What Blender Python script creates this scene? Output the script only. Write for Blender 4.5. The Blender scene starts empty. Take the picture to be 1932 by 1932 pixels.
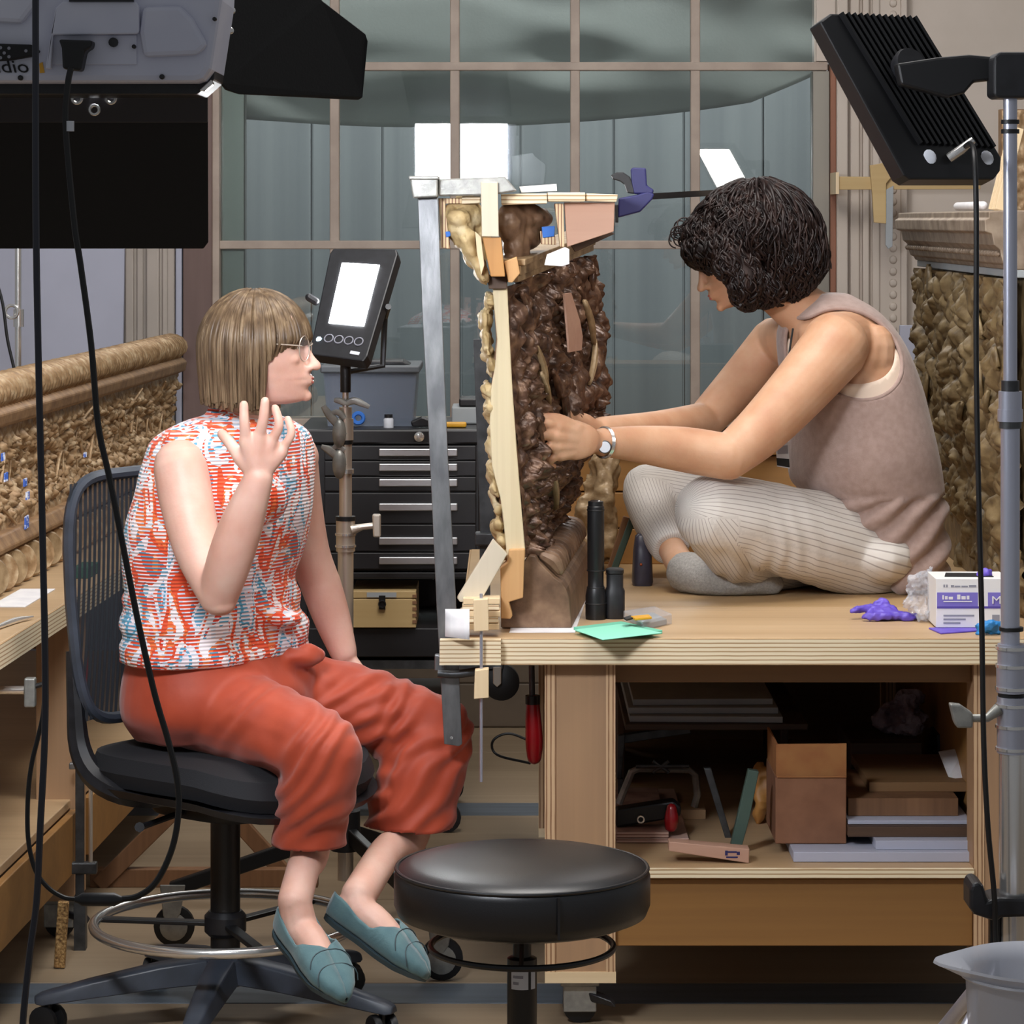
import bpy, bmesh, math, random
from mathutils import Vector, Matrix, noise
random.seed(7)
V = Vector
PI = math.pi
scene = bpy.context.scene
COL = scene.collection

# ---------------------------------------------------------------- camera
F = 5700.0; CX = 966.0; HZ = 415.0; EYE = 1.462
cam_d = bpy.data.cameras.new('camera'); cam = bpy.data.objects.new('camera', cam_d); COL.objects.link(cam)
cam.location = (0, 0, EYE); cam.rotation_euler = (PI/2, 0, 0)
cam_d.sensor_width = 36; cam_d.lens = 36*F/1932
cam_d.shift_x = 0.0; cam_d.shift_y = (HZ-966)/1932
cam_d.clip_start = 0.05; cam_d.clip_end = 60
scene.camera = cam
# ---------------------------------------------------------------- world + exposure
w = bpy.data.worlds.new('world'); scene.world = w; w.use_nodes = True
w.node_tree.nodes['Background'].inputs[0].default_value = (0.93, 0.96, 1.0, 1)
w.node_tree.nodes['Background'].inputs[1].default_value = 0.17
scene.view_settings.view_transform = 'Standard'
scene.view_settings.look = 'None'
scene.view_settings.exposure = 0.3
scene.view_settings.gamma = 1.0
scene.view_settings.use_curve_mapping = False
# ---------------------------------------------------------------- added fill lights (unseen, high above the frame)
def area(name, loc, aim, sx, sy, power, col=(1, 1, 1)):
    l = bpy.data.lights.new(name, 'AREA'); l.shape = 'RECTANGLE'; l.size = sx; l.size_y = sy; l.energy = power; l.color = col
    o = bpy.data.objects.new(name, l); COL.objects.link(o); o.location = loc
    o.rotation_euler = (V(aim)-V(loc)).to_track_quat('-Z', 'Y').to_euler(); return o
area('overhead_fill', (0.2, 5.2, 3.6), (0.2, 6.2, 0), 1.6, 1.6, 72, (1.0, 0.96, 0.92))  # soft overall fill added from above, no fixture behind it
area('far_wall_fill', (0.1, 9.95, 3.3), (0.1, 10.6, 0.9), 2.5, 0.4, 68, (1.0, 0.98, 0.96))  # added to brighten the panelled wall behind the glass
area('sheet_fill', (0.1, 8.98, 3.4), (0.1, 9.45, 1.9), 2.5, 0.2, 34, (1.0, 0.98, 0.96))  # unseen light added to brighten the dust sheet
KEY_POWER = 95.0      # radiance of the three studio lamps' diffusers, used in their builders
BACK_POWER = 95.0
RIGHT_POWER = 26.0

# ---------------------------------------------------------------- helpers
def P(px, py, d): return V(((px-CX)*d/F, d, EYE-(py-HZ)*d/F))
def S(n, d): return n*d/F
def lin(h):
    h = h.lstrip('#'); o = []
    for i in (0, 2, 4):
        c = int(h[i:i+2], 16)/255; o.append(c/12.92 if c <= .04045 else ((c+.055)/1.055)**2.4)
    return (*o, 1)
def catmull(pts, n=6):
    pts = [tuple(p) if not isinstance(p, Vector) else p for p in pts]
    if len(pts) < 3: return list(pts)
    isv = isinstance(pts[0], Vector); dim = len(pts[0]); out = []
    Q = [tuple(p) for p in pts]; Q = [tuple(2*a-b for a, b in zip(Q[0], Q[1]))]+Q+[tuple(2*a-b for a, b in zip(Q[-1], Q[-2]))]
    for i in range(1, len(Q)-2):
        p0, p1, p2, p3 = Q[i-1:i+3]
        for k in range(n):
            t = k/n
            out.append(tuple(.5*((2*p1[j])+(-p0[j]+p2[j])*t+(2*p0[j]-5*p1[j]+4*p2[j]-p3[j])*t*t+(-p0[j]+3*p1[j]-3*p2[j]+p3[j])*t**3) for j in range(dim)))
    out.append(Q[-2])
    return [V(o) for o in out] if isv else out

class MB:
    def __init__(s): s.v = []; s.f = []
    def add(s, vs, fs):
        b = len(s.v); s.v += [V(v) for v in vs]; s.f += [tuple(b+i for i in f) for f in fs]; return s
    def prism(s, poly, off):
        n = len(poly); off = V(off); vs = [V(p) for p in poly]+[V(p)+off for p in poly]
        fs = [tuple(range(n))[::-1], tuple(range(n, 2*n))]+[(i, (i+1) % n, n+(i+1) % n, n+i) for i in range(n)]
        return s.add(vs, fs)
    def pprism(s, pts, d, th): return s.prism([P(x, y, d) for x, y in pts], (0, th, 0))
    def pbox(s, x0, y0, x1, y1, d, th): return s.pprism([(x0, y0), (x0, y1), (x1, y1), (x1, y0)], d, th)
    def box(s, lo, hi):
        (a, b, c), (x, y, z) = lo, hi
        return s.prism([(a, b, c), (x, b, c), (x, y, c), (a, y, c)], (0, 0, z-c))
    def obox(s, c, ax, ay, az):
        c = V(c); ax = V(ax); ay = V(ay); az = V(az)
        return s.prism([c-ax-ay-az, c+ax-ay-az, c+ax+ay-az, c-ax+ay-az], az*2)
    def bar(s, a, b, w, t, up=(0, 1, 0)):
        a = V(a); b = V(b); d = (b-a).normalized(); u = V(up); u = (u-d*u.dot(d)).normalized(); x = d.cross(u)
        return s.prism([a-x*w/2-u*t/2, a+x*w/2-u*t/2, a+x*w/2+u*t/2, a-x*w/2+u*t/2], b-a)
    def loft(s, rings, cap=True, closed=True):
        n = len(rings[0]); vs = [p for r in rings for p in r]; fs = []
        for i in range(len(rings)-1):
            for j in range(n if closed else n-1):
                a = i*n+j; b = i*n+(j+1) % n; fs.append((a, b, b+n, a+n))
        if cap and closed: fs += [tuple(range(n))[::-1], tuple(range((len(rings)-1)*n, len(rings)*n))]
        return s.add(vs, fs)
    def tube(s, pts, r, seg=8, smooth=0, cap=True, flat=None):
        pts = [V(p) for p in pts]; rr = list(r) if hasattr(r, '__len__') else [r]*len(pts)
        if smooth:
            c = catmull([(*p, q) for p, q in zip(pts, rr)], smooth); pts = [V(x[:3]) for x in c]; rr = [x[3] for x in c]
        n = len(pts); t0 = (pts[1]-pts[0]).normalized()
        u = V((0, 0, 1)) if abs(t0.z) < .9 else V((0, 1, 0)); u = (u-t0*u.dot(t0)).normalized(); rings = []
        for i in range(n):
            t = (pts[min(i+1, n-1)]-pts[max(i-1, 0)]).normalized(); u = (u-t*u.dot(t)).normalized(); b = t.cross(u)
            fl = flat or 1.0
            rings.append([pts[i]+(u*math.cos(2*PI*k/seg)+b*math.sin(2*PI*k/seg)*fl)*rr[i] for k in range(seg)])
        return s.loft(rings, cap)
    def capsule(s, pts, r, seg=12, smooth=4):
        pts = [V(p) for p in pts]; rr = list(r) if hasattr(r, '__len__') else [r]*len(pts)
        if smooth and len(pts) > 2:
            c = catmull([(*p, q) for p, q in zip(pts, rr)], smooth); pts = [V(x[:3]) for x in c]; rr = [max(x[3], 1e-4) for x in c]
        t0 = (pts[1]-pts[0]).normalized(); t1 = (pts[-1]-pts[-2]).normalized()
        A = []; B = []
        for a in (80, 55, 28): A.append((pts[0]-t0*rr[0]*math.sin(math.radians(a)), rr[0]*math.cos(math.radians(a))))
        for a in (28, 55, 80): B.append((pts[-1]+t1*rr[-1]*math.sin(math.radians(a)), rr[-1]*math.cos(math.radians(a))))
        L = A+list(zip(pts, rr))+B
        return s.tube([q[0] for q in L], [q[1] for q in L], seg)
    def lathe(s, c, prof, seg=24, axis=(0, 0, 1), cap=True):
        c = V(c); a = V(axis).normalized(); u = V((1, 0, 0)) if abs(a.x) < .9 else V((0, 1, 0)); u = (u-a*u.dot(a)).normalized(); b = a.cross(u)
        return s.loft([[c+a*z+(u*math.cos(2*PI*k/seg)+b*math.sin(2*PI*k/seg))*max(r, 1e-5) for k in range(seg)] for r, z in prof], cap)
    def ell(s, c, a, b, e, seg=14, rings=9):
        c = V(c); a = V(a); b = V(b); e = V(e); R = []
        for i in range(rings+1):
            th = PI*(i+.02 if i == 0 else (i-.02 if i == rings else i))/rings
            R.append([c+e*-math.cos(th)+(a*math.cos(2*PI*k/seg)+b*math.sin(2*PI*k/seg))*math.sin(th) for k in range(seg)])
        return s.loft(R)
    def torus(s, c, R, r, seg=40, rs=8, axis=(0, 0, 1), a0=0, a1=2*PI):
        c = V(c); a = V(axis).normalized(); u = V((1, 0, 0)) if abs(a.x) < .9 else V((0, 1, 0)); u = (u-a*u.dot(a)).normalized(); b = a.cross(u)
        full = abs(a1-a0-2*PI) < 1e-4; rings = []
        for i in range(seg+1):
            t = a0+(a1-a0)*i/seg; dr = u*math.cos(t)+b*math.sin(t)
            rings.append([c+dr*(R+r*math.cos(2*PI*k/rs))+a*r*math.sin(2*PI*k/rs) for k in range(rs)])
        return s.loft(rings, cap=not full)
    def grid(s, rows): return s.loft(rows, cap=False, closed=False)
    def mesh(s, name, org=(0, 0, 0), recalc=True):
        o = V(org); me = bpy.data.meshes.new(name); me.from_pydata([v-o for v in s.v], [], s.f)
        if recalc:
            bm = bmesh.new(); bm.from_mesh(me); bmesh.ops.recalc_face_normals(bm, faces=bm.faces); bm.to_mesh(me); bm.free()
        return me
    def base(s):
        xs = [v.x for v in s.v]; ys = [v.y for v in s.v]; zs = [v.z for v in s.v]
        return V(((min(xs)+max(xs))/2, (min(ys)+max(ys))/2, min(zs)))
    def build(s, name, mat, parent=None, smooth=True, bevel=0, recalc=True, label=None, angle=38):
        org = wloc(parent) if parent else s.base()
        me = s.mesh(name, org, recalc)
        return link(name, me, mat, parent, org, smooth, bevel, label, angle)
def wloc(o):
    l = V((0, 0, 0))
    while o: l += o.location; o = o.parent
    return l
def link(name, me, mat, parent=None, org=(0, 0, 0), smooth=True, bevel=0, label=None, angle=38):
    if smooth:
        me.polygons.foreach_set('use_smooth', [True]*len(me.polygons)); me.set_sharp_from_angle(angle=math.radians(angle))
    me.materials.append(M[mat])
    o = bpy.data.objects.new(name, me); COL.objects.link(o)
    if parent: o.parent = parent
    else: o.location = org
    if bevel:
        b = o.modifiers.new('bevel', 'BEVEL'); b.width = bevel; b.segments = 2; b.limit_method = 'ANGLE'; b.angle_limit = math.radians(40)
    if label: o['label'] = label
    return o
def thing(name, loc, label, cat, group=None):
    o = bpy.data.objects.new(name, None); COL.objects.link(o); o.location = loc; o.empty_display_size = .05
    return tag(o, label, cat, group)
def tag(o, label, cat, group=None, kind=None):
    o['label'] = label; o['category'] = cat
    if group: o['group'] = group
    if kind: o['kind'] = kind
    return o
def struct(o, label=None, cat=None):
    o['kind'] = 'structure'
    if label: o['label'] = label
    if cat: o['category'] = cat
    return o
def remesh(mb, vox, it=4, fac=.5, disp=None, org=(0, 0, 0), name='m'):
    me = mb.mesh(name, org); o = bpy.data.objects.new('tmp', me); COL.objects.link(o)
    r = o.modifiers.new('r', 'REMESH'); r.mode = 'VOXEL'; r.voxel_size = vox
    if it: q = o.modifiers.new('s', 'SMOOTH'); q.iterations = it; q.factor = fac
    dg = bpy.context.evaluated_depsgraph_get(); dg.update()
    m2 = bpy.data.meshes.new_from_object(o.evaluated_get(dg)); bpy.data.objects.remove(o); bpy.data.meshes.remove(me)
    m2.name = name; m2.materials.clear()
    if disp:
        O = V(org); nr = [v.normal.copy() for v in m2.vertices]
        for v, n in zip(m2.vertices, nr): v.co = v.co+n*disp(v.co+O, n)
    return m2
def fbm(p, o=3): return noise.fractal(p, 1.0, 2.0, o)

# ---------------------------------------------------------------- materials
M = {}
def nt(name):
    m = bpy.data.materials.new(name); m.use_nodes = True; t = m.node_tree; M[name] = m
    return m, t, t.nodes['Principled BSDF']
def N(t, k, **kw):
    n = t.nodes.new(k)
    for a, b in kw.items():
        if a.startswith('i_'): n.inputs[a[2:].replace('_', ' ')].default_value = b
        else: setattr(n, a, b)
    return n
def coords(t, scale=(1, 1, 1), rot=(0, 0, 0), kind='Object'):
    c = N(t, 'ShaderNodeTexCoord'); m = N(t, 'ShaderNodeMapping'); m.inputs['Scale'].default_value = scale; m.inputs['Rotation'].default_value = rot
    t.links.new(c.outputs[kind], m.inputs['Vector']); return m.outputs[0]
def ramp(t, src, stops, interp='LINEAR'):
    r = N(t, 'ShaderNodeValToRGB'); e = r.color_ramp; e.interpolation = interp
    while len(e.elements) < len(stops): e.elements.new(0.5)
    for q, (p, c) in zip(e.elements, stops): q.position = p; q.color = c if not isinstance(c, str) else lin(c)
    t.links.new(src, r.inputs[0]); return r.outputs[0]
def bumpn(t, b, src, st, dist=.002):
    n = N(t, 'ShaderNodeBump'); n.inputs['Strength'].default_value = st; n.inputs['Distance'].default_value = dist
    t.links.new(src, n.inputs['Height']); t.links.new(n.outputs[0], b.inputs['Normal'])
def pm(name, c, rough=.55, metal=0, c2=None, scale=30, stretch=(1, 1, 1), bump=0, bscale=None, spec=None, coat=0, dist=.002, sheen=0, lo=.35, hi=.65):
    m, t, b = nt(name); b.inputs['Base Color'].default_value = lin(c); b.inputs['Roughness'].default_value = rough; b.inputs['Metallic'].default_value = metal
    if spec is not None: b.inputs['Specular IOR Level'].default_value = spec
    if coat: b.inputs['Coat Weight'].default_value = coat; b.inputs['Coat Roughness'].default_value = .15
    if sheen: b.inputs['Sheen Weight'].default_value = sheen
    if c2:
        n = N(t, 'ShaderNodeTexNoise', i_Scale=scale, i_Detail=5.0); t.links.new(coords(t, stretch), n.inputs['Vector'])
        t.links.new(ramp(t, n.outputs[0], [(lo, c), (hi, c2)]), b.inputs['Base Color'])
    if bump:
        n = N(t, 'ShaderNodeTexNoise', i_Scale=bscale or scale*3, i_Detail=4.0); t.links.new(coords(t, stretch), n.inputs['Vector']); bumpn(t, b, n.outputs[0], bump, dist)
    return m
def wood(name, c1, c2, axis=0, sc=14, rough=.55, long=.06, c3=None):
    m, t, b = nt(name); b.inputs['Roughness'].default_value = rough
    st = [1, 1, 1]; st[axis] = long
    n = N(t, 'ShaderNodeTexNoise', i_Scale=sc, i_Detail=8.0, i_Distortion=.6); t.links.new(coords(t, st), n.inputs['Vector'])
    n2 = N(t, 'ShaderNodeTexNoise', i_Scale=sc*9, i_Detail=3.0); st2 = [1, 1, 1]; st2[axis] = .02; t.links.new(coords(t, st2), n2.inputs['Vector'])
    mx = N(t, 'ShaderNodeMath', operation='MULTIPLY_ADD'); t.links.new(n2.outputs[0], mx.inputs[0]); mx.inputs[1].default_value = .3; t.links.new(n.outputs[0], mx.inputs[2])
    stops = [(.42, c1), (.85, c2)] if not c3 else [(.40, c1), (.62, c2), (.9, c3)]
    t.links.new(ramp(t, mx.outputs[0], stops), b.inputs['Base Color']); bumpn(t, b, n2.outputs[0], .15, .001)
    return m
def ply(name, c1, c2, period=.006, axis='Z', rough=.6):
    m, t, b = nt(name); b.inputs['Roughness'].default_value = rough
    wv = N(t, 'ShaderNodeTexWave', i_Scale=2*PI/period/(2*PI)/3.2, i_Distortion=.6, i_Detail=2.0); wv.bands_direction = axis; wv.inputs['Detail Scale'].default_value = .4
    t.links.new(coords(t), wv.inputs['Vector'])
    n = N(t, 'ShaderNodeTexNoise', i_Scale=25.0, i_Detail=5.0); t.links.new(coords(t, (.3, .3, 1)), n.inputs['Vector'])
    a = N(t, 'ShaderNodeMath', operation='MULTIPLY_ADD'); t.links.new(n.outputs[0], a.inputs[0]); a.inputs[1].default_value = .35; t.links.new(wv.outputs['Fac'], a.inputs[2])
    t.links.new(ramp(t, a.outputs[0], [(.25, c2), (.55, c1)]), b.inputs['Base Color'])
    return m
def emis(name, c, st):
    m, t, b = nt(name); b.inputs['Base Color'].default_value = lin(c); b.inputs['Emission Color'].default_value = lin(c); b.inputs['Emission Strength'].default_value = st; return m

pm('black_plastic', '#17171a', .42, c2='#202024', scale=60)
pm('black_matte', '#0e0e10', .75, bump=.1, bscale=300)
pm('black_rubber', '#101012', .5)
pm('black_metal', '#141416', .38, spec=.5)
pm('black_leather', '#0d0d11', .38, bump=.25, bscale=420, spec=.7, dist=.0006)
pm('chair_fabric', '#14151a', .85, bump=.4, bscale=600, dist=.001)
pm('grey_plastic', '#3b414c', .42, c2='#2f343d', scale=20)
pm('fixture_grey', '#d6d7e4', .42, c2='#c9cbdc', scale=8)
pm('door_sheen', '#2a2b33', .4)
pm('chrome', '#e4e2df', .2, .85)
pm('chrome_warm', '#ddd2c4', .28, .7)
pm('satin_steel', '#c4c7d6', .32, .7, c2='#b4b7c8', scale=15, stretch=(1, 1, .05))
pm('steel_bar', '#8f9091', .42, .85, c2='#6f7072', scale=40, stretch=(1, 1, .3), bump=.15, bscale=160)
pm('dark_steel', '#5d5f61', .45, .8, c2='#47484a', scale=30)
pm('cast_alu', '#a3a29c', .42, .5, c2='#8a8a86', scale=50, bump=.2, bscale=200)
pm('window_metal', '#9a948a', .34, .8, c2='#84807a', scale=6, stretch=(1, 1, .03))
pm('drawer_pull', '#d4d6da', .3, .9)
pm('tool_black', '#1a191b', .4, c2='#222124', scale=12)
pm('cream_paint', '#cbbfb4', .6, c2='#c2b6aa', scale=4)
pm('cream_dark', '#b8ada3', .6, c2='#aca298', scale=5)
pm('lilac_board', '#b7b9ca', .7, c2='#adafbf', scale=3)
pm('mullion_paint', '#b3a294', .5, c2='#a39285', scale=12)
pm('wainscot', '#6b5d4e', .65, c2='#5f5245', scale=8)
pm('brown_jamb', '#77605a', .6, c2='#6b554f', scale=20, stretch=(1, 1, .1))
pm('red_edge', '#94634c', .6, c2='#7d5340', scale=30, stretch=(1, 1, .1))
pm('grey_far', '#888b8f', .8, c2='#7b7e83', scale=3, stretch=(6, 1, .05))
pm('sheet_cloth', '#a6a8a6', .9, c2='#9b9d9b', scale=2, bump=.15, bscale=120)
wood('bench_top', '#a98a66', '#c4a680', 0, 5, .45)
wood('bench_top_rear', '#a0825a', '#b99970', 0, 5, .5)
wood('bench_leg', '#9a7a5e', '#b8926c', 2, 8, .55)
wood('bench_dark', '#6d4f33', '#8a6742', 0, 8, .6)
wood('bench_front', '#8a6234', '#a3763f', 0, 9, .55)
wood('pine', '#d9bd93', '#e9d3ae', 2, 10, .55)
wood('pine_x', '#d9bd93', '#e9d3ae', 0, 10, .55)
wood('pine_white', '#c9bda6', '#d8ccb6', 2, 10, .6)
wood('fresh_cut', '#bfa87c', '#d8c8a4', 2, 7, .65, c3='#ab9670')
wood('orange_wood', '#b98a58', '#d2a672', 2, 16, .7)
wood('brown_wood', '#6b4a31', '#8e6747', 2, 12, .6)
wood('dark_wood', '#3b2a20', '#5a4230', 0, 14, .6)
wood('pale_brown_wood', '#b08672', '#c39c86', 0, 8, .65)
wood('amber_wood', '#a9743a', '#c08a4b', 2, 9, .5)
wood('box_wood', '#b89a68', '#cbb07e', 0, 10, .5)
ply('ply_edge', '#e8d8b8', '#b08f66', .0075)
ply('ply_edge_v', '#dcc39b', '#86533b', .006, 'X')
ply('ply_edge_leg', '#c9a883', '#8d6647', .008, 'X')
ply('ply_pink', '#c9a898', '#7d4a3c', .006)
wood('floor_board', '#7d6a53', '#9a866c', 0, 4, .6)
pm('floor_strip', '#5a626b', .55, c2='#4d555d', scale=30, stretch=(.1, 1, 1))
# carved, gilded timber: dull gold brown with pale worn spots and dark specks of its own
def carved(name, c1, c2, c3, sc=60, rough=.5, metal=.25):
    m, t, b = nt(name); b.inputs['Roughness'].default_value = rough; b.inputs['Metallic'].default_value = metal
    n = N(t, 'ShaderNodeTexNoise', i_Scale=sc, i_Detail=6.0); t.links.new(coords(t), n.inputs['Vector'])
    t.links.new(ramp(t, n.outputs[0], [(.3, c1), (.5, c2), (.72, c3)]), b.inputs['Base Color'])
    n2 = N(t, 'ShaderNodeTexNoise', i_Scale=sc*5, i_Detail=3.0); t.links.new(coords(t), n2.inputs['Vector']); bumpn(t, b, n2.outputs[0], .35, .002)
carved('gilt_left', '#8a6c4b', '#ab8b66', '#cdb592', 45, .45)
carved('gilt_left_wood', '#7a5c41', '#93714f', '#a9865f', 30, .5, .1)
carved('gilt_right', '#5a4930', '#7a6646', '#94805c', 35, .5)
carved('gilt_cornice', '#7d6b58', '#948270', '#ab9985', 25, .5, .15)
carved('carved_dark', '#3a271e', '#5f4434', '#8a6b54', 45, .3, .2)
carved('carved_pale', '#a0865a', '#c4ab7c', '#d9c8a2', 30, .6, 0)
carved('carved_mid', '#7d6546', '#9a8160', '#b59c78', 40, .45, .1)
carved('carved_base', '#5e4736', '#775c48', '#90745c', 30, .4, .1)
carved('stud_gold', '#5a3f25', '#a37d4c', '#d9b47c', 220, .4, .4)
pm('card_brown', '#8a5f45', .8, c2='#7b523a', scale=18)
pm('card_flap', '#a36f3f', .8, c2='#965f35', scale=18)
pm('white_card', '#e4e2e0', .8); pm('white_paper', '#eceaea', .85, c2='#dedcdf', scale=20)
pm('foam_grey', '#a9aeb0', .85, c2='#9fa4a8', scale=10)
pm('purple_ink', '#7a6fc0', .7); pm('purple_dark', '#54479a', .7); pm('ink_black', '#121214', .7); pm('print_grey', '#8e8e98', .8)
pm('purple_glove', '#6a55c2', .45, c2='#5a46b4', scale=40); pm('blue_glove', '#2f86c9', .45, c2='#2673b4', scale=40)
pm('mint_note', '#8edcc0', .8); pm('mint_note_dark', '#6fc0a2', .8)
pm('blue_clamp', '#27285c', .4); pm('blue_tag', '#3a63c0', .6, c2='#dfe4f2', scale=90, lo=.5, hi=.6); pm('blue_tape', '#2f6ec4', .6)
pm('red_handle', '#a3121c', .28, c2='#8a0e17', scale=12, coat=.4)
pm('copper', '#b0603c', .3, .8); pm('yellow', '#dba128', .5); pm('green_felt', '#2f5a4a', .9); pm('grey_green', '#4e6259', .5, .3)
pm('label_white', '#cfd2da', .6); pm('grey_bin_lid', '#5b6066', .45)
pm('wrap', '#6a5660', .6, c2='#a898a4', scale=25, bump=.6, bscale=40, dist=.01)
pm('lens_dark', '#3f3d4c', .35, c2='#34323e', scale=30)
emis('lamp_key', '#f4f8ff', KEY_POWER); emis('lamp_back', '#fbfdff', BACK_POWER); emis('lamp_right', '#fff6ee', RIGHT_POWER)
emis('lamp_led', '#bfe9ff', 4.0)
def glassy(name, col, rough, trans_mix, ior=1.45):
    m, t, b = nt(name); o = t.nodes['Material Output']
    tr = N(t, 'ShaderNodeBsdfTransparent'); tr.inputs[0].default_value = lin(col)
    gl = N(t, 'ShaderNodeBsdfGlossy'); gl.inputs['Roughness'].default_value = rough
    fr = N(t, 'ShaderNodeFresnel'); fr.inputs[0].default_value = ior
    ad = N(t, 'ShaderNodeMath', operation='MULTIPLY_ADD'); ad.inputs[1].default_value = 1.0; ad.inputs[2].default_value = trans_mix; t.links.new(fr.outputs[0], ad.inputs[0])
    mx = N(t, 'ShaderNodeMixShader'); t.links.new(ad.outputs[0], mx.inputs[0]); t.links.new(tr.outputs[0], mx.inputs[1]); t.links.new(gl.outputs[0], mx.inputs[2]); t.links.new(mx.outputs[0], o.inputs[0])
glassy('window_glass', '#e2e9e8', .01, .06)
def plastic_clear(name, col, rough, mixf):
    m, t, b = nt(name); o = t.nodes['Material Output']; b.inputs['Base Color'].default_value = lin(col); b.inputs['Roughness'].default_value = rough
    tr = N(t, 'ShaderNodeBsdfTransparent'); mx = N(t, 'ShaderNodeMixShader'); mx.inputs[0].default_value = mixf
    t.links.new(tr.outputs[0], mx.inputs[1]); t.links.new(b.outputs[0], mx.inputs[2]); t.links.new(mx.outputs[0], o.inputs[0])
plastic_clear('spectacle_glass', '#e8eaf4', .02, .08)
plastic_clear('bucket_plastic', '#c9ccd6', .3, .72)
plastic_clear('bin_plastic', '#7d8798', .2, .55)
plastic_clear('bag_plastic', '#d4d6dd', .12, .34)
plastic_clear('chair_mesh', '#23282f', .8, .86)
_t = M['chair_mesh'].node_tree; _w = N(_t, 'ShaderNodeTexWave', i_Scale=46.0); _w.bands_direction = 'X'; _t.links.new(coords(_t), _w.inputs['Vector']); _t.links.new(ramp(_t, _w.outputs['Fac'], [(.2, (.62, .62, .62, 1)), (.5, (1, 1, 1, 1))]), [n for n in _t.nodes if n.type == 'MIX_SHADER'][0].inputs[0])
def skin(name, c1, c2, c3):
    m, t, b = nt(name); b.inputs['Roughness'].default_value = .5
    n = N(t, 'ShaderNodeTexNoise', i_Scale=14.0, i_Detail=6.0); t.links.new(coords(t), n.inputs['Vector'])
    t.links.new(ramp(t, n.outputs[0], [(.3, c1), (.5, c2), (.7, c3)]), b.inputs['Base Color'])
    b.inputs['Subsurface Weight'].default_value = .12; b.inputs['Subsurface Radius'].default_value = (.012, .004, .002); b.inputs['Subsurface Scale'].default_value = .5
    n2 = N(t, 'ShaderNodeTexNoise', i_Scale=220.0, i_Detail=4.0); t.links.new(coords(t), n2.inputs['Vector']); bumpn(t, b, n2.outputs[0], .2, .0012)
skin('skin_fair', '#d3a08d', '#dcae9c', '#e3bcab')
skin('skin_warm', '#bd8a6a', '#c79877', '#d0a586')
pm('lip', '#b5665c', .45); pm('eye_white', '#e8e4e0', .2); pm('iris', '#3a3028', .2); pm('brow_hair', '#6b5647', .8)
def hairm(name, c1, c2, c3, rough=.35):
    m, t, b = nt(name); b.inputs['Roughness'].default_value = rough; b.inputs['Anisotropic'].default_value = .5; b.inputs['Specular IOR Level'].default_value = .3
    n = N(t, 'ShaderNodeTexNoise', i_Scale=90.0, i_Detail=3.0); t.links.new(coords(t, (1, 1, .12)), n.inputs['Vector'])
    t.links.new(ramp(t, n.outputs[0], [(.3, c1), (.5, c2), (.7, c3)]), b.inputs['Base Color'])
hairm('hair_fair', '#4b3b2c', '#66523d', '#857057', .40); hairm('hair_dark', '#120b0a', '#1f1412', '#2f1f1a', .42)
# multicolour knit: space-dyed yarn in horizontal ribs
def knit():
    m, t, b = nt('knit'); b.inputs['Roughness'].default_value = .85; b.inputs['Sheen Weight'].default_value = .2
    cv = coords(t, (1, 1, .42))
    n = N(t, 'ShaderNodeTexNoise', i_Scale=21.0, i_Detail=1.5, i_Distortion=.8); t.links.new(cv, n.inputs['Vector'])
    c1 = ramp(t, n.outputs[0], [(0, '#e8d9e0'), (.36, '#5fa3c4'), (.41, '#f0e3e4'), (.475, '#e2471f'), (.56, '#ee7a3c'), (.60, '#f3e9ea'), (.68, '#d93a22'), (.76, '#e9d08a')], 'CONSTANT')
    n3 = N(t, 'ShaderNodeTexNoise', i_Scale=24.0, i_Detail=1.0); mp = coords(t, (1.2, 1.2, .5), (0, 0, 1.1)); t.links.new(mp, n3.inputs['Vector'])
    c2 = ramp(t, n3.outputs[0], [(0, '#4f9cbd'), (.38, '#efe4ea'), (.48, '#c9d7e6'), (.55, '#e25a30'), (.63, '#f2eaea')], 'CONSTANT')
    wv = N(t, 'ShaderNodeTexWave', i_Scale=48.0, i_Distortion=.4); wv.bands_direction = 'Z'; t.links.new(coords(t), wv.inputs['Vector'])
    st = ramp(t, wv.outputs['Fac'], [(.55, (0, 0, 0, 1)), (.75, (1, 1, 1, 1))])
    mx = N(t, 'ShaderNodeMix', data_type='RGBA'); t.links.new(st, mx.inputs[0]); t.links.new(c1, mx.inputs[6]); t.links.new(c2, mx.inputs[7])
    t.links.new(mx.outputs[2], b.inputs['Base Color']); bumpn(t, b, wv.outputs['Fac'], .6, .003)
knit()
pm('rust_trousers', '#b04324', .62, c2='#a53c1f', scale=20, bump=.2, bscale=30, dist=.004, sheen=.25)
pm('suede_teal', '#5c7c80', .85, c2='#4f6f76', scale=30, sheen=.3, bump=.2, bscale=300); pm('shoe_sole', '#3a4a50', .6)
pm('pink_knit', '#a58d84', .9, c2='#998178', scale=70, bump=.35, bscale=500, sheen=.3)
pm('inner_top', '#dcc7b4', .7); pm('grey_sock', '#8d8984', .95, c2='#a19d97', scale=220, bump=.4, bscale=500)
def striped():
    m, t, b = nt('striped_linen'); b.inputs['Roughness'].default_value = .85
    at = N(t, 'ShaderNodeAttribute', attribute_name='stripe'); pg_ = N(t, 'ShaderNodeMath', operation='PINGPONG'); pg_.inputs[1].default_value = .5; t.links.new(at.outputs['Fac'], pg_.inputs[0])
    t.links.new(ramp(t, pg_.outputs[0], [(.05, '#a39b95'), (.12, '#d3cdc6')]), b.inputs['Base Color'])
    n = N(t, 'ShaderNodeTexNoise', i_Scale=300.0); t.links.new(coords(t), n.inputs['Vector']); bumpn(t, b, n.outputs[0], .2, .001)
striped()
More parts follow.
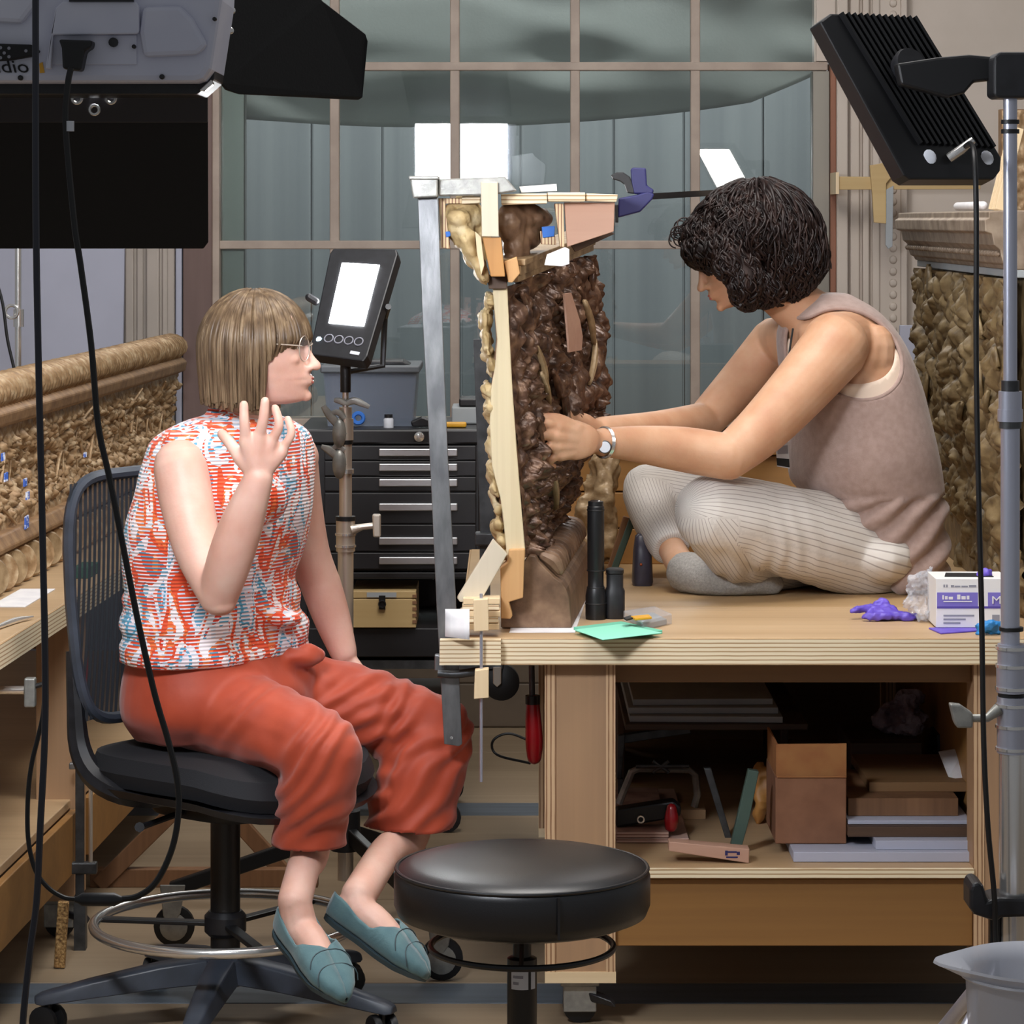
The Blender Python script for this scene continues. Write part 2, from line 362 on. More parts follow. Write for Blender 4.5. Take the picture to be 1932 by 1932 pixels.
# ================================================================ setting
mb = MB(); mb.box((-4, 2.2, -.06), (4, 8.95, -.012)); floor = struct(mb.build('floor', 'floor_board', smooth=False))
edges = [2.4, 3.2, 4.0, 4.82, 5.64, 5.79, 6.5, 7.42, 7.58, 8.3, 8.9]
for i in range(len(edges)-1):
    a, b = edges[i], edges[i+1]
    mb = MB(); mb.box((-3.9, a+.0025, -.012), (3.9, b-.0025, 0)); mb.build('strip' if b-a < .2 else 'plank', 'floor_strip' if b-a < .2 else 'floor_board', floor, smooth=False, bevel=.002)
# back wall around the window (window opening 345..1600 px at d 8.7)
DW = 8.70
mb = MB()
xl = P(345, 0, DW).x; xr = P(1600, 0, DW).x; zb = P(0, 800, DW).z
mb.box((-4, DW+.02, 0), (xl, DW+.16, 3.4)); mb.box((xr, DW+.02, 0), (4, DW+.16, 3.4)); mb.box((xl, DW+.02, 0), (xr, DW+.16, zb))
wall = struct(mb.build('wall_back', 'cream_paint', smooth=False))
def vtrim(name, x0, x1, d, th, mat, parent=None, y0=-700, y1=1373, bev=.004):
    mb = MB(); mb.pbox(x0, y0, x1, y1, d, th); return mb.build(name, mat, parent, smooth=False, bevel=bev)
# fluted pilaster right of the window
pil = struct(vtrim('trim_1', 1600, 1706, DW-.03, .05, 'cream_paint', y0=-400, y1=1370), 'cream painted fluted pilaster right of the gridded window', 'pilaster')
for x0, x1, pr in ((1579, 1600, .05), (1604, 1622, .015), (1628, 1640, .03), (1646, 1660, .012), (1700, 1712, .02)):
    vtrim('moulding', x0, x1, DW-.03-pr, pr, 'cream_paint', pil, -400, 1370)
for k in range(52):
    y = -390+k*22; mb = MB(); mb.ell(P(1685, y, DW-.03), (.012, 0, 0), (0, .008, 0), (0, 0, .0125), 8, 5); mb.build('bead', 'cream_paint', pil)
pil2 = struct(vtrim('trim_2', 232, 330, DW-.03, .05, 'cream_dark', y0=-400, y1=1370), 'pale fluted pilaster left of the window behind the carved frame', 'pilaster')
for x0, x1, pr in ((236, 252, .02), (258, 270, .012), (276, 300, .025), (306, 316, .012)):
    vtrim('moulding', x0, x1, DW-.03-pr, pr, 'cream_dark', pil2, -400, 1370)
vtrim('moulding', 331, 343, DW-.05, .06, 'lilac_board', pil2, -400, 1370)
base = struct(vtrim('baseboard_back', -600, 2600, DW-.004, .024, 'wainscot', y0=1290, y1=1372))
struct(vtrim('trim_3', 345, 1578, DW-.002, .022, 'wainscot', y0=806, y1=1289))
# gridded window
win = bpy.data.objects.new('window_1', None); COL.objects.link(win); win.location = P(985, 795, DW); struct(win, 'large gridded window of grey panes behind the two people', 'window')
def wpart(name, x0, y0, x1, y1, d, th, mat, bev=.003):
    mb = MB(); mb.pbox(x0, y0, x1, y1, d, th); return mb.build(name, mat, win, smooth=False, bevel=bev)
wpart('jamb', 345, -400, 400, 800, DW-.05, .12, 'brown_jamb'); wpart('stile', 400, -400, 414, 800, DW-.04, .06, 'mullion_paint')
wpart('stile', 1533, 134, 1566, 800, DW-.045, .07, 'window_metal'); wpart('stile', 1540, -400, 1599, 116, DW-.02, .06, 'cream_paint')
wpart('edge_strip', 1567, 118, 1578, 800, DW-.06, .08, 'red_edge'); wpart('sill', 400, 790, 1566, 806, DW-.05, .12, 'mullion_paint')
wpart('reveal', 416, -400, 462, 795, DW+.06, .06, 'window_metal')
XS = [407, 631, 858, 1085, 1312, 1536]; YS = [-212, 125, 462, 796]
for x in XS[1:-1]:
    wpart('mullion', x-9, -400, x+9, 795, DW-.02, .04, 'mullion_paint')
for y in YS[:-1]:
    wpart('glazing_bar', 407, y-8, 1562 if y == 125 else 1536, y+8, DW-.024, .042, 'mullion_paint')
for i in range(5):
    for j in range(3):
        mb = MB(); mb.pbox(XS[i]+4, YS[j]+4, XS[i+1]-4, YS[j+1]-4, DW-.002, .006)
        o = mb.build('pane', 'window_glass', win, smooth=False)
        c = V((win.location.x, 0, 0)); R = Matrix.Rotation(math.radians(-2.1), 4, 'Z')
        cc = sum((v.co for v in o.data.vertices), V())/8
        for v in o.data.vertices: v.co = cc+(R @ (v.co-cc))
# space behind the glass: panelled far wall and a slung dust sheet
far = bpy.data.objects.new('wall_far', None); COL.objects.link(far); far.location = (0, 10.7, 0); struct(far)
xx = -2.6
k = 0
while xx < 2.8:
    wd = (.28, .21, .33, .25)[k % 4]; k += 1
    mb = MB(); mb.box((xx+.003, 10.7+(.012 if k % 3 == 0 else 0), 0), (xx+wd-.003, 10.76, 3.4)); mb.build('panel', 'grey_far', far, smooth=False, bevel=.004); xx += wd
mb = MB(); mb.box((-3, 8.9, -.05), (3, 10.8, -.005)); struct(mb.build('floor_far', 'grey_far', smooth=False))
mb = MB(); rows = []
for j in range(61):
    row = []
    for i in range(91):
        px = 120+1440*i/90; t = i/90
        yb = 175+70*math.sin(PI*min(1, max(0, t)))**.8-10*t
        if t > .9: yb -= (t-.9)*350
        py = -420+(yb+420)*j/60
        q = V((px*.0035, py*.006, 0)); n = noise.noise(V((q.x*1.2+.4*noise.noise(q), q.y*1.8, 3)))
        sw = .05*math.sin(py*.02+1.6*math.sin(t*PI)*2.0+n*2.2)*(.35+.65*(1-j/60))+.04*n
        row.append(P(px, py, 9.35)+V((0, sw, 0)))
    rows.append(row)
mb.grid(rows)
sh = mb.build('dust_sheet', 'sheet_cloth', recalc=False, angle=180); tag(sh, 'pale grey dust sheet slung in folds behind the window glass', 'sheet')
s_ = sh.modifiers.new('s', 'SOLIDIFY'); s_.thickness = .004
# ================================================================ workbench (right, with the cross-legged person)
TZ = .710; BX = -.0935
wb = thing('workbench', (1.1, 6.1, 0), 'plywood workbench with open lower shelf under the cross-legged person', 'workbench')
def bx(name, lo, hi, mat, par, bev=.002, lab=None):
    mb = MB(); mb.box(lo, hi); return mb.build(name, mat, par, smooth=False, bevel=bev, label=lab)
bx('top_board', (BX, 5.434, TZ-.0476), (2.2, 5.868, TZ), 'bench_top', wb); bx('top_board', (BX, 5.872, TZ-.0476), (2.2, 6.90, TZ), 'bench_top_rear', wb)
bx('edge_strip', (BX, 5.43, TZ-.0476), (2.2, 5.434, TZ-.001), 'ply_edge', wb, 0); bx('edge_strip', (BX-.003, 5.43, TZ-.0476), (BX, 6.90, TZ-.001), 'ply_edge', wb, 0)
def leg(x0, x1, y0, y1, par=wb, z1=TZ-.048, z0=.081):
    o = bx('leg', (x0, y0, z0), (x1, y1, z1), 'bench_leg', par)
    bx('ply_side', (x0-.002, y0-.002, z0), (x0+.018, y0, z1), 'ply_edge_leg', o, 0); bx('ply_side', (x1-.016, y0-.002, z0), (x1+.001, y0, z1), 'ply_edge_leg', o, 0)
    bx('foot_board', (x0-.002, y0-.003, z0), (x1+.002, y0, z0+.02), 'pine_x', o, 0)
    return o
lx0 = P(1030, 0, 5.47).x; lx1 = P(1160, 0, 5.47).x; rx0 = P(1838, 0, 5.47).x; rx1 = rx0+.125
for a, b in ((lx0, lx1), (rx0, rx1)):
    leg(a, b, 5.47, 5.56); leg(a, b, 6.76, 6.85)
bx('apron', (lx1, 5.50, TZ-.09), (rx0, 5.525, TZ-.048), 'bench_dark', wb); bx('apron', (lx0+.01, 5.56, TZ-.09), (lx0+.035, 6.76, TZ-.048), 'bench_dark', wb); bx('apron', (rx1-.03, 5.56, TZ-.09), (rx1-.005, 6.76, TZ-.048), 'bench_dark', wb)
SZ = .286
bx('shelf', (lx0+.036, 5.475, SZ-.018), (rx1-.002, 6.84, SZ), 'bench_top', wb); bx('shelf_lip', (lx1+.001, 5.463, SZ-.014), (rx0-.001, 5.474, SZ+.002), 'ply_edge', wb, 0)
bx('front_panel', (lx1+.001, 5.48, .145), (rx0-.001, 5.498, SZ-.019), 'bench_front', wb); bx('back_panel', (lx1, 6.86, .145), (rx0, 6.875, TZ-.05), 'bench_dark', wb)
bx('side_panel', (rx0+.02, 5.57, .29), (rx0+.035, 6.75, TZ-.05), 'bench_front', wb)
def caster(par, c, z1=.081, mat='black_rubber'):
    fr = MB(); x, y = c; fr.obox((x, y, z1-.006), (.035, 0, 0), (0, .03, 0), (0, 0, .005)); fr.obox((x, y-.026, z1-.034), (.03, 0, 0), (0, .002, 0), (0, 0, .024)); fr.obox((x, y+.026, z1-.034), (.03, 0, 0), (0, .002, 0), (0, 0, .024))
    o = fr.build('caster', 'cast_alu', par, bevel=.002)
    m = MB(); m.lathe((x, y-.018, .031), [(.012, 0), (.031, .004), (.031, .032), (.012, .036)], 20, (0, 1, 0)); m.build('wheel', mat, o)
    m = MB(); m.prism([(x+.005, y-.02, z1-.02), (x+.055, y-.06, z1-.03), (x+.065, y-.06, z1-.042), (x+.01, y-.02, z1-.04)], (0, .04, 0)); m.build('brake_pedal', 'black_plastic', o, bevel=.003)
    return o
for a in (lx0, rx0):
    for yy in (5.515, 6.80): caster(wb, (a+.062, yy))
# ================================================================ left bench and the long carved frame on it (turned 3 degrees)
def LB(off, d, z): return V((-.907+.055*(d-5.35)+off, d, z))
lb = thing('workbench', LB(-.3, 6.3, 0), 'plywood workbench along the left edge carrying the long carved frame', 'workbench')
def lbox(name, o0, d0, z0, o1, d1, z1, mat, par=lb, bev=.002):
    mb = MB(); mb.prism([LB(o0, d0, z0), LB(o1, d0, z0), LB(o1, d1, z0), LB(o0, d1, z0)], (0, 0, z1-z0)); return mb.build(name, mat, par, smooth=False, bevel=bev)
lbox('top_board', -.75, 4.5, TZ-.045, -.003, 8.45, TZ, 'bench_top'); lbox('edge_strip', -.003, 4.5, TZ-.045, 0, 8.45, TZ-.001, 'ply_edge', bev=0)
for d in (4.6, 6.12, 8.25):
    lbox('leg', -.10, d, .081, -.02, d+.11, TZ-.046, 'bench_leg'); lbox('leg', -.73, d, .081, -.62, d+.11, TZ-.046, 'bench_leg'); lbox('cross_rail', -.62, d+.02, TZ-.12, -.10, d+.06, TZ-.046, 'bench_dark')
lbox('shelf', -.70, 4.72, .27, -.03, 8.24, .288, 'bench_top'); lbox('side_panel', -.028, 4.72, .15, -.012, 6.11, .27, 'bench_front'); lbox('side_panel', -.028, 6.24, .15, -.012, 8.24, .27, 'bench_front')
for d in (4.65, 6.17, 8.3): caster(lb, (LB(-.06, d, 0).x, d)); caster(lb, (LB(-.67, d, 0).x, d))
cf = thing('picture_frame', LB(-.2, 6.8, TZ), 'long gilded carved frame side lying on the left bench', 'frame')
D0, D1 = 5.0, 8.38
def lprof(name, pts, mat, bev=0):
    mb = MB(); mb.prism([LB(o, D0, z) for o, z in pts], LB(0, D1, 0)-LB(0, D0, 0)); return mb.build(name, mat, cf, smooth=False, bevel=bev)
lprof('backing', [(-.215, TZ), (-.215, 1.10), (-.30, 1.10), (-.30, TZ)], 'gilt_left_wood')
lprof('lower_fillet', [(-.155, .790), (-.150, .800), (-.165, .825), (-.22, .825), (-.22, .790)], 'gilt_left_wood', .004)
lprof('upper_fillet', [(-.20, 1.030), (-.165, 1.045), (-.160, 1.070), (-.175, 1.082), (-.22, 1.085), (-.22, 1.03)], 'gilt_left_wood', .004)
# ribbed top roll
mb = MB(); rings = []; n = 760
for i in range(n):
    d = D0+(D1-D0)*i/(n-1); ring = []
    for k in range(16):
        a = 2*PI*k/16; ph = (d*2*PI/.030)+1.6*math.sin(a-.6)
        r = .040*(1+.17*math.sin(ph)+.06*noise.noise(V((d*40, k, 0))))
        ring.append(LB(-.205+r*math.cos(a), d, 1.110+r*.82*math.sin(a)))
    rings.append(ring)
mb.loft(rings); mb.build('ribbed_roll', 'gilt_left', cf, angle=80)
# carved panel

def leafcell(u, v, k=4.0):
    """carved foliage height: overlapping lobes, each with its own direction and fluted veins"""
    h = 0.0
    for sc, am, of in ((1.0, .62, 0.0), (1.9, .38, 7.3)):
        q = V((u*sc+of, v*sc, of)); q = q+V((noise.noise(q*.8), noise.noise(q*.8+V((4, 9, 1))), 0))*.35; q.z = 0
        d_, p_ = noise.voronoi(q); c_ = p_[0]; a_ = (math.sin(c_.x*12.9898+c_.y*78.233)*43758.5453) % 1*2.2-1.1
        e_ = q-c_; x_ = e_.x*math.cos(a_)+e_.y*math.sin(a_); y_ = -e_.x*math.sin(a_)+e_.y*math.cos(a_)
        gap = min(1, (d_[1]-d_[0])*3.2); fl = .62+.38*abs(math.cos(x_*k*2.6+y_*abs(y_)*1.5))
        h += am*gap**.8*fl*max(0.15, 1-(d_[0]*1.05)**2)
    return h
def carve(u, v, s=1.0):
    q = V((u*s, v*s, 0)); wq = q+V((noise.noise(q*.6+V((9, 2, 1))), noise.noise(q*.6+V((1, 7, 5))), 0))*.55
    d, _ = noise.voronoi(wq*1.1); a = min(1, (d[1]-d[0])*1.7)
    d2, _ = noise.voronoi(wq*2.6+V((3, 3, 3))); b = min(1, (d2[1]-d2[0])*1.5)
    return .55*a**.6+.35*b**.7+.25*noise.noise(wq*5)
mb = MB(); rows = []
for i in range(1000):
    d = D0+(D1-D0)*i/999; row = []
    for j in range(64):
        t = j/63; z = .822+.215*t; off = -.185-.035*math.sin(t*PI)
        h = (leafcell(d*20, z*24)*.034+.008*carve(d*30, z*30))*min(1, 6*t, 6*(1-t))
        sc = math.sin(d*2*PI/.62+1.1)*.5+.5; z0 = .84+.18*sc
        row.append(LB(off+h, d, z))
    rows.append(row)
mb.grid(rows); o = mb.build('carved_panel', 'gilt_left', cf, angle=180)
# raised scrolling stems over the panel
for k in range(7):
    dd = 5.15+k*.47; pts = []
    for q in range(15):
        t = q/14; pts.append(LB(-.172-.035*math.sin(t*PI), dd+(.10+.05*(k % 3))*math.sin(t*2.6+k)+.05*t, .83+.20*t))
    mb = MB(); mb.tube(pts, [.003+.0035*math.sin(PI*(q/14)) for q in range(15)], 6, 2); mb.build('scroll_stem', 'gilt_left', cf)
    for s in (-1, 1):
        pts = [LB(-.195, dd+.1+.07*(k % 2)+s*(.03+.10*math.sin(t*2.2)), .86+.03*(k % 3)+.09*math.sin(t*3.3)*(1-.3*t)) for t in [q/9 for q in range(10)]]
        mb = MB(); mb.tube(pts, [.005*(1-q/12) for q in range(10)], 6, 2); mb.build('scroll_stem', 'gilt_left', cf)
# coin moulding along the foot
proto = None
d = D0+.05
while d < 8.2:
    mb = MB(); c = LB(-.160, d, TZ+.040); ax = V((.80, -.58, .12)).normalized()
    mb.lathe(c-ax*.012, [(.030, -.003), (.039, .002), (.039, .012), (.034, .017), (.030, .015), (.012, .018), (.0, .018)], 16, ax); mb.build('coin', 'gilt_left' if int(d*50) % 3 else 'carved_mid', cf)
    d += .088
for (px, py, r) in ((2, 862, 8), (8, 900, 9), (47, 910, 8), (52, 935, 8), (50, 985, 13), (185, 858, 5)):
    dd = 6.07+px*.0046; p = P(px, py, dd); off = LB(0, dd, 0).x
    mb = MB(); c = V((off-.158, dd, p.z)); rr = S(r, dd)
    mb.prism([c+V((0, -rr*.7, -rr)), c+V((.004, rr*.7, -rr*.8)), c+V((.004, rr*.6, rr)), c+V((0, -rr*.5, rr*.8))], (-.003, 0, 0)); mb.build('blue_tag', 'blue_tag', cf, smooth=False)
# ================================================================ studio lamp at top left
def px_poly(pts): return [P(x, y, d) for x, y, d in pts]
def text_mesh(txt, size, extr=.0006, shear=0.0):
    c = bpy.data.curves.new('t', 'FONT'); c.body = txt; c.size = size; c.extrude = extr; c.shear = shear; c.resolution_u = 3
    o = bpy.data.objects.new('t', c); COL.objects.link(o); dg = bpy.context.evaluated_depsgraph_get(); dg.update()
    me = bpy.data.meshes.new_from_object(o.evaluated_get(dg)); bpy.data.objects.remove(o); return me
def lettering(txt, px, py, d, hpx, parent, mat, name='lettering', w=None, shear=0.0, rot=None, off=-.0015):
    me = text_mesh(txt, S(hpx, d)*1.38, shear=shear); xs = [v.co.x for v in me.vertices]; k = (S(w, d)/(max(xs)-min(xs))) if w else 1
    p = P(px, py, d)-wloc(parent)
    for v in me.vertices: v.co = V((v.co.x*k+p.x, p.y+off-v.co.z, v.co.y+p.z))
    return link(name, me, mat, parent, smooth=False)
d = 3.6
fx = thing('studio_lamp', P(80, 180, d+.09), 'grey studio lamp head with black barn doors at top left', 'studio lamp')
mb = MB(); mb.pprism([(-280, -270), (-280, 155), (368, 155), (384, 150), (398, 130), (418, 0), (428, -270)], d, .17); mb.build('housing', 'fixture_grey', fx, bevel=.008, smooth=False)
mb = MB(); mb.pprism([(-282, 154), (-282, 178), (372, 178), (404, 150), (440, -270), (425, -270), (400, 132), (384, 152), (369, 157)], d+.05, .115); mb.build('trim_frame', 'black_plastic', fx, smooth=False, bevel=.002)
mb = MB(); mb.pprism([(85, 130), (104, 15), (118, 2), (256, 2), (262, 12), (262, 60), (258, 64), (100, 66), (96, 130)], d-.014, .016); mb.build('raised_plate', 'fixture_grey', fx, bevel=.004, smooth=False)
mb = MB(); mb.pprism([(262, 60), (268, 12), (340, 10), (364, 35), (392, 85), (372, 104), (270, 108)], d-.010, .012); mb.build('raised_plate', 'fixture_grey', fx, bevel=.006, smooth=False)
mb = MB(); mb.pprism([(-280, 40), (-40, 40), (40, 45), (70, 5), (70, -60), (-280, -60)], d-.012, .014); mb.build('raised_plate', 'fixture_grey', fx, bevel=.006, smooth=False)
mb = MB(); mb.pbox(98, 66, 258, 122, d-.003, .006); rc = mb.build('socket_panel', 'fixture_grey', fx, smooth=False, bevel=.001)
mb = MB(); mb.pbox(130, -8, 252, 3, d-.018, .006); mb.build('display', 'black_plastic', fx, smooth=False)
mb = MB(); mb.pprism([(110, 74), (174, 76), (172, 90), (160, 96), (152, 134), (118, 130), (116, 90)], d-.03, .03); pl = mb.build('power_plug', 'black_rubber', fx, bevel=.003, smooth=False)
for (x, y, r) in ((214, 80, 9), (253, 88, 4), (306, 145, 5), (39, 147, 5), (405, 36, 4), (-20, 147, 5)):
    mb = MB(); mb.lathe(P(x, y, d-.006 if y < 100 else d), [(S(r, d), .004), (S(r, d), -.003), (S(r*.6, d), -.004)], 12, (0, 1, 0)); mb.build('screw' if r < 8 else 'socket', 'black_plastic', fx)
mb = MB(); mb.pprism([(-60, 80), (58, 84), (74, 96), (60, 106), (20, 113), (-60, 118)], d-.016, .017); bg_ = mb.build('badge', 'ink_black', fx, smooth=False, bevel=.002)
for x_, y_ in ((1, 90), (17, 91), (8, 100), (17, 107), (1, 109), (49, 96), (-14, 96)):
    mb = MB(); mb.lathe(P(x_, y_, d-.016), [(S(3.2, d), 0), (S(3.2, d), -.0006)], 10, (0, 1, 0)); mb.build('dot', 'print_grey', bg_)
lettering('Studio', -50, 137, d, 25, fx, 'ink_black', w=107, shear=-.22)
mb = MB(); mb.pprism([(74, 120), (80, 117), (84, 137), (75, 138)], d-.002, .002); mb.build('warning_sticker', 'yellow', fx, smooth=False)
# barn doors
def sheet(name, pts, mat, par, th=.004, bev=.0015):
    q = px_poly(pts); nrm = (q[1]-q[0]).cross(q[2]-q[0]).normalized()*th; mb = MB(); mb.prism(q, nrm); return mb.build(name, mat, par, smooth=False, bevel=bev)
sheet('barn_door', [(412, -20, 3.77), (414, 158, 3.77), (424, 170, 3.78), (448, 178, 3.80), (672, 189, 4.0), (680, 184, 4.0), (690, 78, 4.0), (685, 64, 4.0), (604, 2, 3.93), (590, -20, 3.92)], 'black_matte', fx)
bd = sheet('barn_door', [(-270, 182, 3.775), (392, 182, 3.775), (393, 458, 3.90), (384, 470, 3.905), (-270, 470, 3.905)], 'black_matte', fx)
sheet('sheen_plate', [(-270, 180, 3.768), (392, 180, 3.768), (392, 232, 3.790), (-270, 232, 3.790)], 'door_sheen', fx)  # lighter plate paints the bluish reflection along the top of the barn door
sheet('barn_door', [(-275, -290, 3.775), (420, -290, 3.775), (420, -560, 3.9), (-275, -560, 3.9)], 'black_matte', fx)
for x, y in ((145, 186), (209, 186), (178, 207)):
    mb = MB(); mb.torus(P(x, y, 3.765), S(9, d), .0022, 14, 6, (0, 1, 0)); mb.build('hinge_ring', 'chrome', fx)
for x, y in ((425, 12), (437, 20), (426, 52), (434, 58)):
    mb = MB(); mb.ell(P(x, y, 3.765), (.005, 0, 0), (0, .004, 0), (0, 0, .005), 8, 6); mb.build('hinge_screw', 'chrome', fx)
mb = MB(); mb.pprism([(376, 170), (398, 150), (402, 158), (386, 172)], 3.64, .02); mb.build('corner_clip', 'chrome', fx, smooth=False, bevel=.001)
mb = MB(); mb.pbox(-240, -240, 385, 135, 3.772, .004); mb.build('diffuser', 'lamp_key', fx, smooth=False)
# its stand (stands left of the frame) so the lamp is carried
st0 = thing('light_stand', (P(-120, 0, 3.66).x, 3.66, 0), 'stand of the grey studio lamp, hidden left of the picture', 'light stand')
bp = wloc(st0); mb = MB(); mb.tube([bp+V((0, 0, .1)), bp+V((0, 0, P(0, 180, 3.66).z+.0))], .017, 14); mb.build('pole', 'satin_steel', st0)
for k in range(3):
    a = 2*PI*k/3+1.2; mb = MB(); mb.tube([bp+V((0, 0, .28)), bp+V((.22*math.cos(a)-.1, .22*math.sin(a), .006))], .01, 8); mb.build('leg', 'satin_steel', st0)
# cables hanging in front
def cable(name, pts, d, r, label, mat='black_rubber', cat='cable'):
    mb = MB(); mb.tube([P(*(q if len(q) == 3 else (*q, d))) for q in pts], S(r, d), 8, 6); return tag(mb.build(name, mat), label, cat)
pm('cable_blue', '#20222e', .4)
cable('hanging_cable', [(66, -300), (67, 0), (68, 420), (73, 700), (79, 950), (85, 1250), (84, 1400), (76, 1560), (69, 1700), (56, 1800), (43, 1932), (36, 2080)], 3.45, 6.5, 'thick dark cable hanging straight down the left edge of the picture', 'cable_blue')
pc = thing('power_cable', P(186, 1697, 3.5), 'black power cable looping below the studio lamp plug', 'cable')
mb = MB(); mb.tube([P(*q, 3.5) for q in ((134, 128), (128, 160), (124, 240), (140, 420), (152, 500), (172, 650), (185, 800), (206, 900), (232, 1030), (262, 1180), (292, 1310), (318, 1400), (334, 1470), (337, 1530), (325, 1600), (296, 1662), (262, 1690), (225, 1697))], S(6, 3.5), 8, 6); mb.build('cord', 'black_rubber', pc)
mb = MB(); mb.tube([P(*q, 3.5) for q in ((146, 1697), (120, 1693), (90, 1674), (66, 1640), (53, 1580), (53, 1500), (60, 1440), (72, 1390), (82, 1340), (87, 1250), (84, 1100), (79, 950), (73, 700), (68, 420), (67, 0), (66, -300))], S(4.5, 3.5), 8, 6); mb.build('cord', 'black_rubber', pc)
mb = MB(); mb.capsule([P(146, 1697, 3.5), P(156, 1697, 3.5), P(216, 1697, 3.5), P(228, 1697, 3.5)], [S(7, 3.5), S(13, 3.5), S(13, 3.5), S(7, 3.5)], 12, 0); mb.build('inline_switch', 'black_plastic', pc)
mb = MB(); mb.lathe(P(132, 238, 3.5), [(S(8, 3.5), -.006), (S(8, 3.5), .006)], 12); mb.build('paper_tag', 'label_white', pc)
# ================================================================ black led panel, top right
dr = 4.7
def PR(px, py):
    q = P(px, py, dr); r0 = P(1716, 338, dr); y = (.45*(q.x-r0.x)+.30*(q.z-r0.z))/.85
    return P(px, py, dr+y)
NR = V((-.45, .85, -.30)).normalized()
lp = thing('led_panel', PR(1716, 338), 'black ribbed led panel seen from behind at top right', 'led panel')
mb = MB(); mb.prism([PR(*q) for q in ((1548, 40), (1568, 25), (1732, 33), (1890, 298), (1888, 322), (1876, 338), (1718, 338), (1706, 330))], NR*.035); mb.build('body', 'black_metal', lp, smooth=False, bevel=.003)
for k in range(13):
    t = (k+.5)/13; a = V((1578+150*t, 26+8*t)); b = a+V((150, 246)); a3 = PR(*a); b3 = PR(*b)
    mb = MB(); mb.bar(a3-NR*.004, b3-NR*.004, .0048, .009, NR); mb.build('fin', 'black_metal', lp, smooth=False)
mb = MB(); mb.prism([PR(*q)+NR*.0355 for q in ((1572, 45), (1722, 52), (1872, 320), (1722, 322))], NR*.002); mb.build('diffuser', 'lamp_right', lp, smooth=False)
for x, y in ((1752, 297), (1860, 299)):
    c = PR(x, y)-NR*.004; mb = MB(); mb.ell(c, (.009, 0, .003), NR*.002, (-.005, 0, .011), 10, 6); mb.build('foot_pad', 'label_white', lp)
mb = MB(); mb.tube([PR(1788, 300)-NR*.004, PR(1800, 290)-NR*.02, PR(1815, 276)-NR*.03], [.008, .008, .006], 10); mb.build('connector', 'chrome', lp)
mb = MB(); mb.lathe(PR(1700, 132)-NR*.03, [(.026, 0), (.028, .008), (.022, .03)], 18, NR); mb.build('pivot_knob', 'black_plastic', lp)
ds = 4.6
mb = MB(); mb.pprism([(1692, 120), (1770, 108), (1828, 103), (1882, 108), (1882, 150), (1838, 155), (1820, 176), (1790, 184), (1700, 160)], ds+.02, .045); mb.build('arm', 'black_metal', lp, smooth=False, bevel=.004)
mb = MB(); mb.pprism([(1875, 108), (1885, 98), (1940, 98), (1952, 110), (1952, 178), (1946, 185), (1884, 185), (1875, 180)], ds-.03, .07); mb.build('mount_block', 'black_plastic', lp, smooth=False, bevel=.006)
rs = thing('light_stand', (P(1906, 0, ds).x, ds, 0), 'chrome light stand at the right edge carrying the ribbed panel', 'light stand')
def seg(y0, y1, r, mat, name, x=1906, rr=None, sg=18):
    mb = MB(); a = P(x, y0, ds); b = P(x, y1, ds); mb.tube([a, b], [S(r, ds), S(rr or r, ds)], sg); return mb.build(name, mat, rs)
seg(186, 725, 13, 'satin_steel', 'upper_tube'); seg(760, 1230, 18, 'satin_steel', 'middle_tube'); seg(1410, 1990, 26, 'chrome', 'lower_tube', 1911)
seg(718, 738, 17, 'dark_steel', 'collar'); seg(738, 772, 22, 'satin_steel', 'collar'); seg(772, 795, 24, 'satin_steel', 'collar'); seg(795, 808, 21, 'dark_steel', 'collar')
seg(226, 234, 17, 'black_rubber', 'ring'); seg(244, 252, 17, 'black_rubber', 'ring'); seg(1183, 1190, 23, 'black_rubber', 'ring', 1908); seg(1306, 1314, 25, 'black_rubber', 'ring', 1908)
seg(1215, 1255, 26, 'satin_steel', 'collar', 1908); seg(1255, 1306, 29, 'satin_steel', 'collar', 1909); seg(1314, 1420, 30, 'satin_steel', 'collar', 1911)
for y in (1222, 1256, 1298, 1330, 1370, 1412): seg(y-3, y+3, 32, 'chrome', 'ridge', 1910)
mb = MB(); mb.tube([P(1884, 1338, ds-.01), P(1862, 1355, ds-.015), P(1826, 1355, ds-.015)], [S(12, ds), S(8, ds), S(8, ds)], 10); kn = mb.build('knob_stem', 'cast_alu', rs)
mb = MB(); mb.pprism([(1792, 1328), (1812, 1330), (1836, 1346), (1836, 1374), (1806, 1374), (1800, 1362)], ds-.024, .02); mb.build('wing_knob', 'cast_alu', kn, smooth=False, bevel=.003)
mb = MB(); mb.pprism([(1830, 1680), (1834, 1668), (1846, 1664), (1856, 1672), (1864, 1700), (1885, 1694), (1960, 1696), (1960, 1730), (1890, 1732), (1880, 1740), (1838, 1726), (1830, 1715)], ds-.035, .07); mb.build('leg_clamp', 'black_plastic', rs, smooth=False, bevel=.005)
mb = MB(); mb.pbox(1868, 1730, 1888, 1990, ds-.01, .02); mb.build('brace', 'black_metal', rs, smooth=False, bevel=.002)
b0 = wloc(rs)
for a in (0.2, 1.9, 4.0):
    mb = MB(); mb.tube([b0+V((.02*math.cos(a), .02*math.sin(a), .34)), b0+V((.42*math.cos(a), .42*math.sin(a), .012))], .011, 10); mb.build('leg', 'satin_steel', rs)
mb = MB(); mb.tube([b0+V((.004, 0, .19)), b0+V((.004, 0, .27))], .024, 14); mb.build('lower_collar', 'black_plastic', rs)
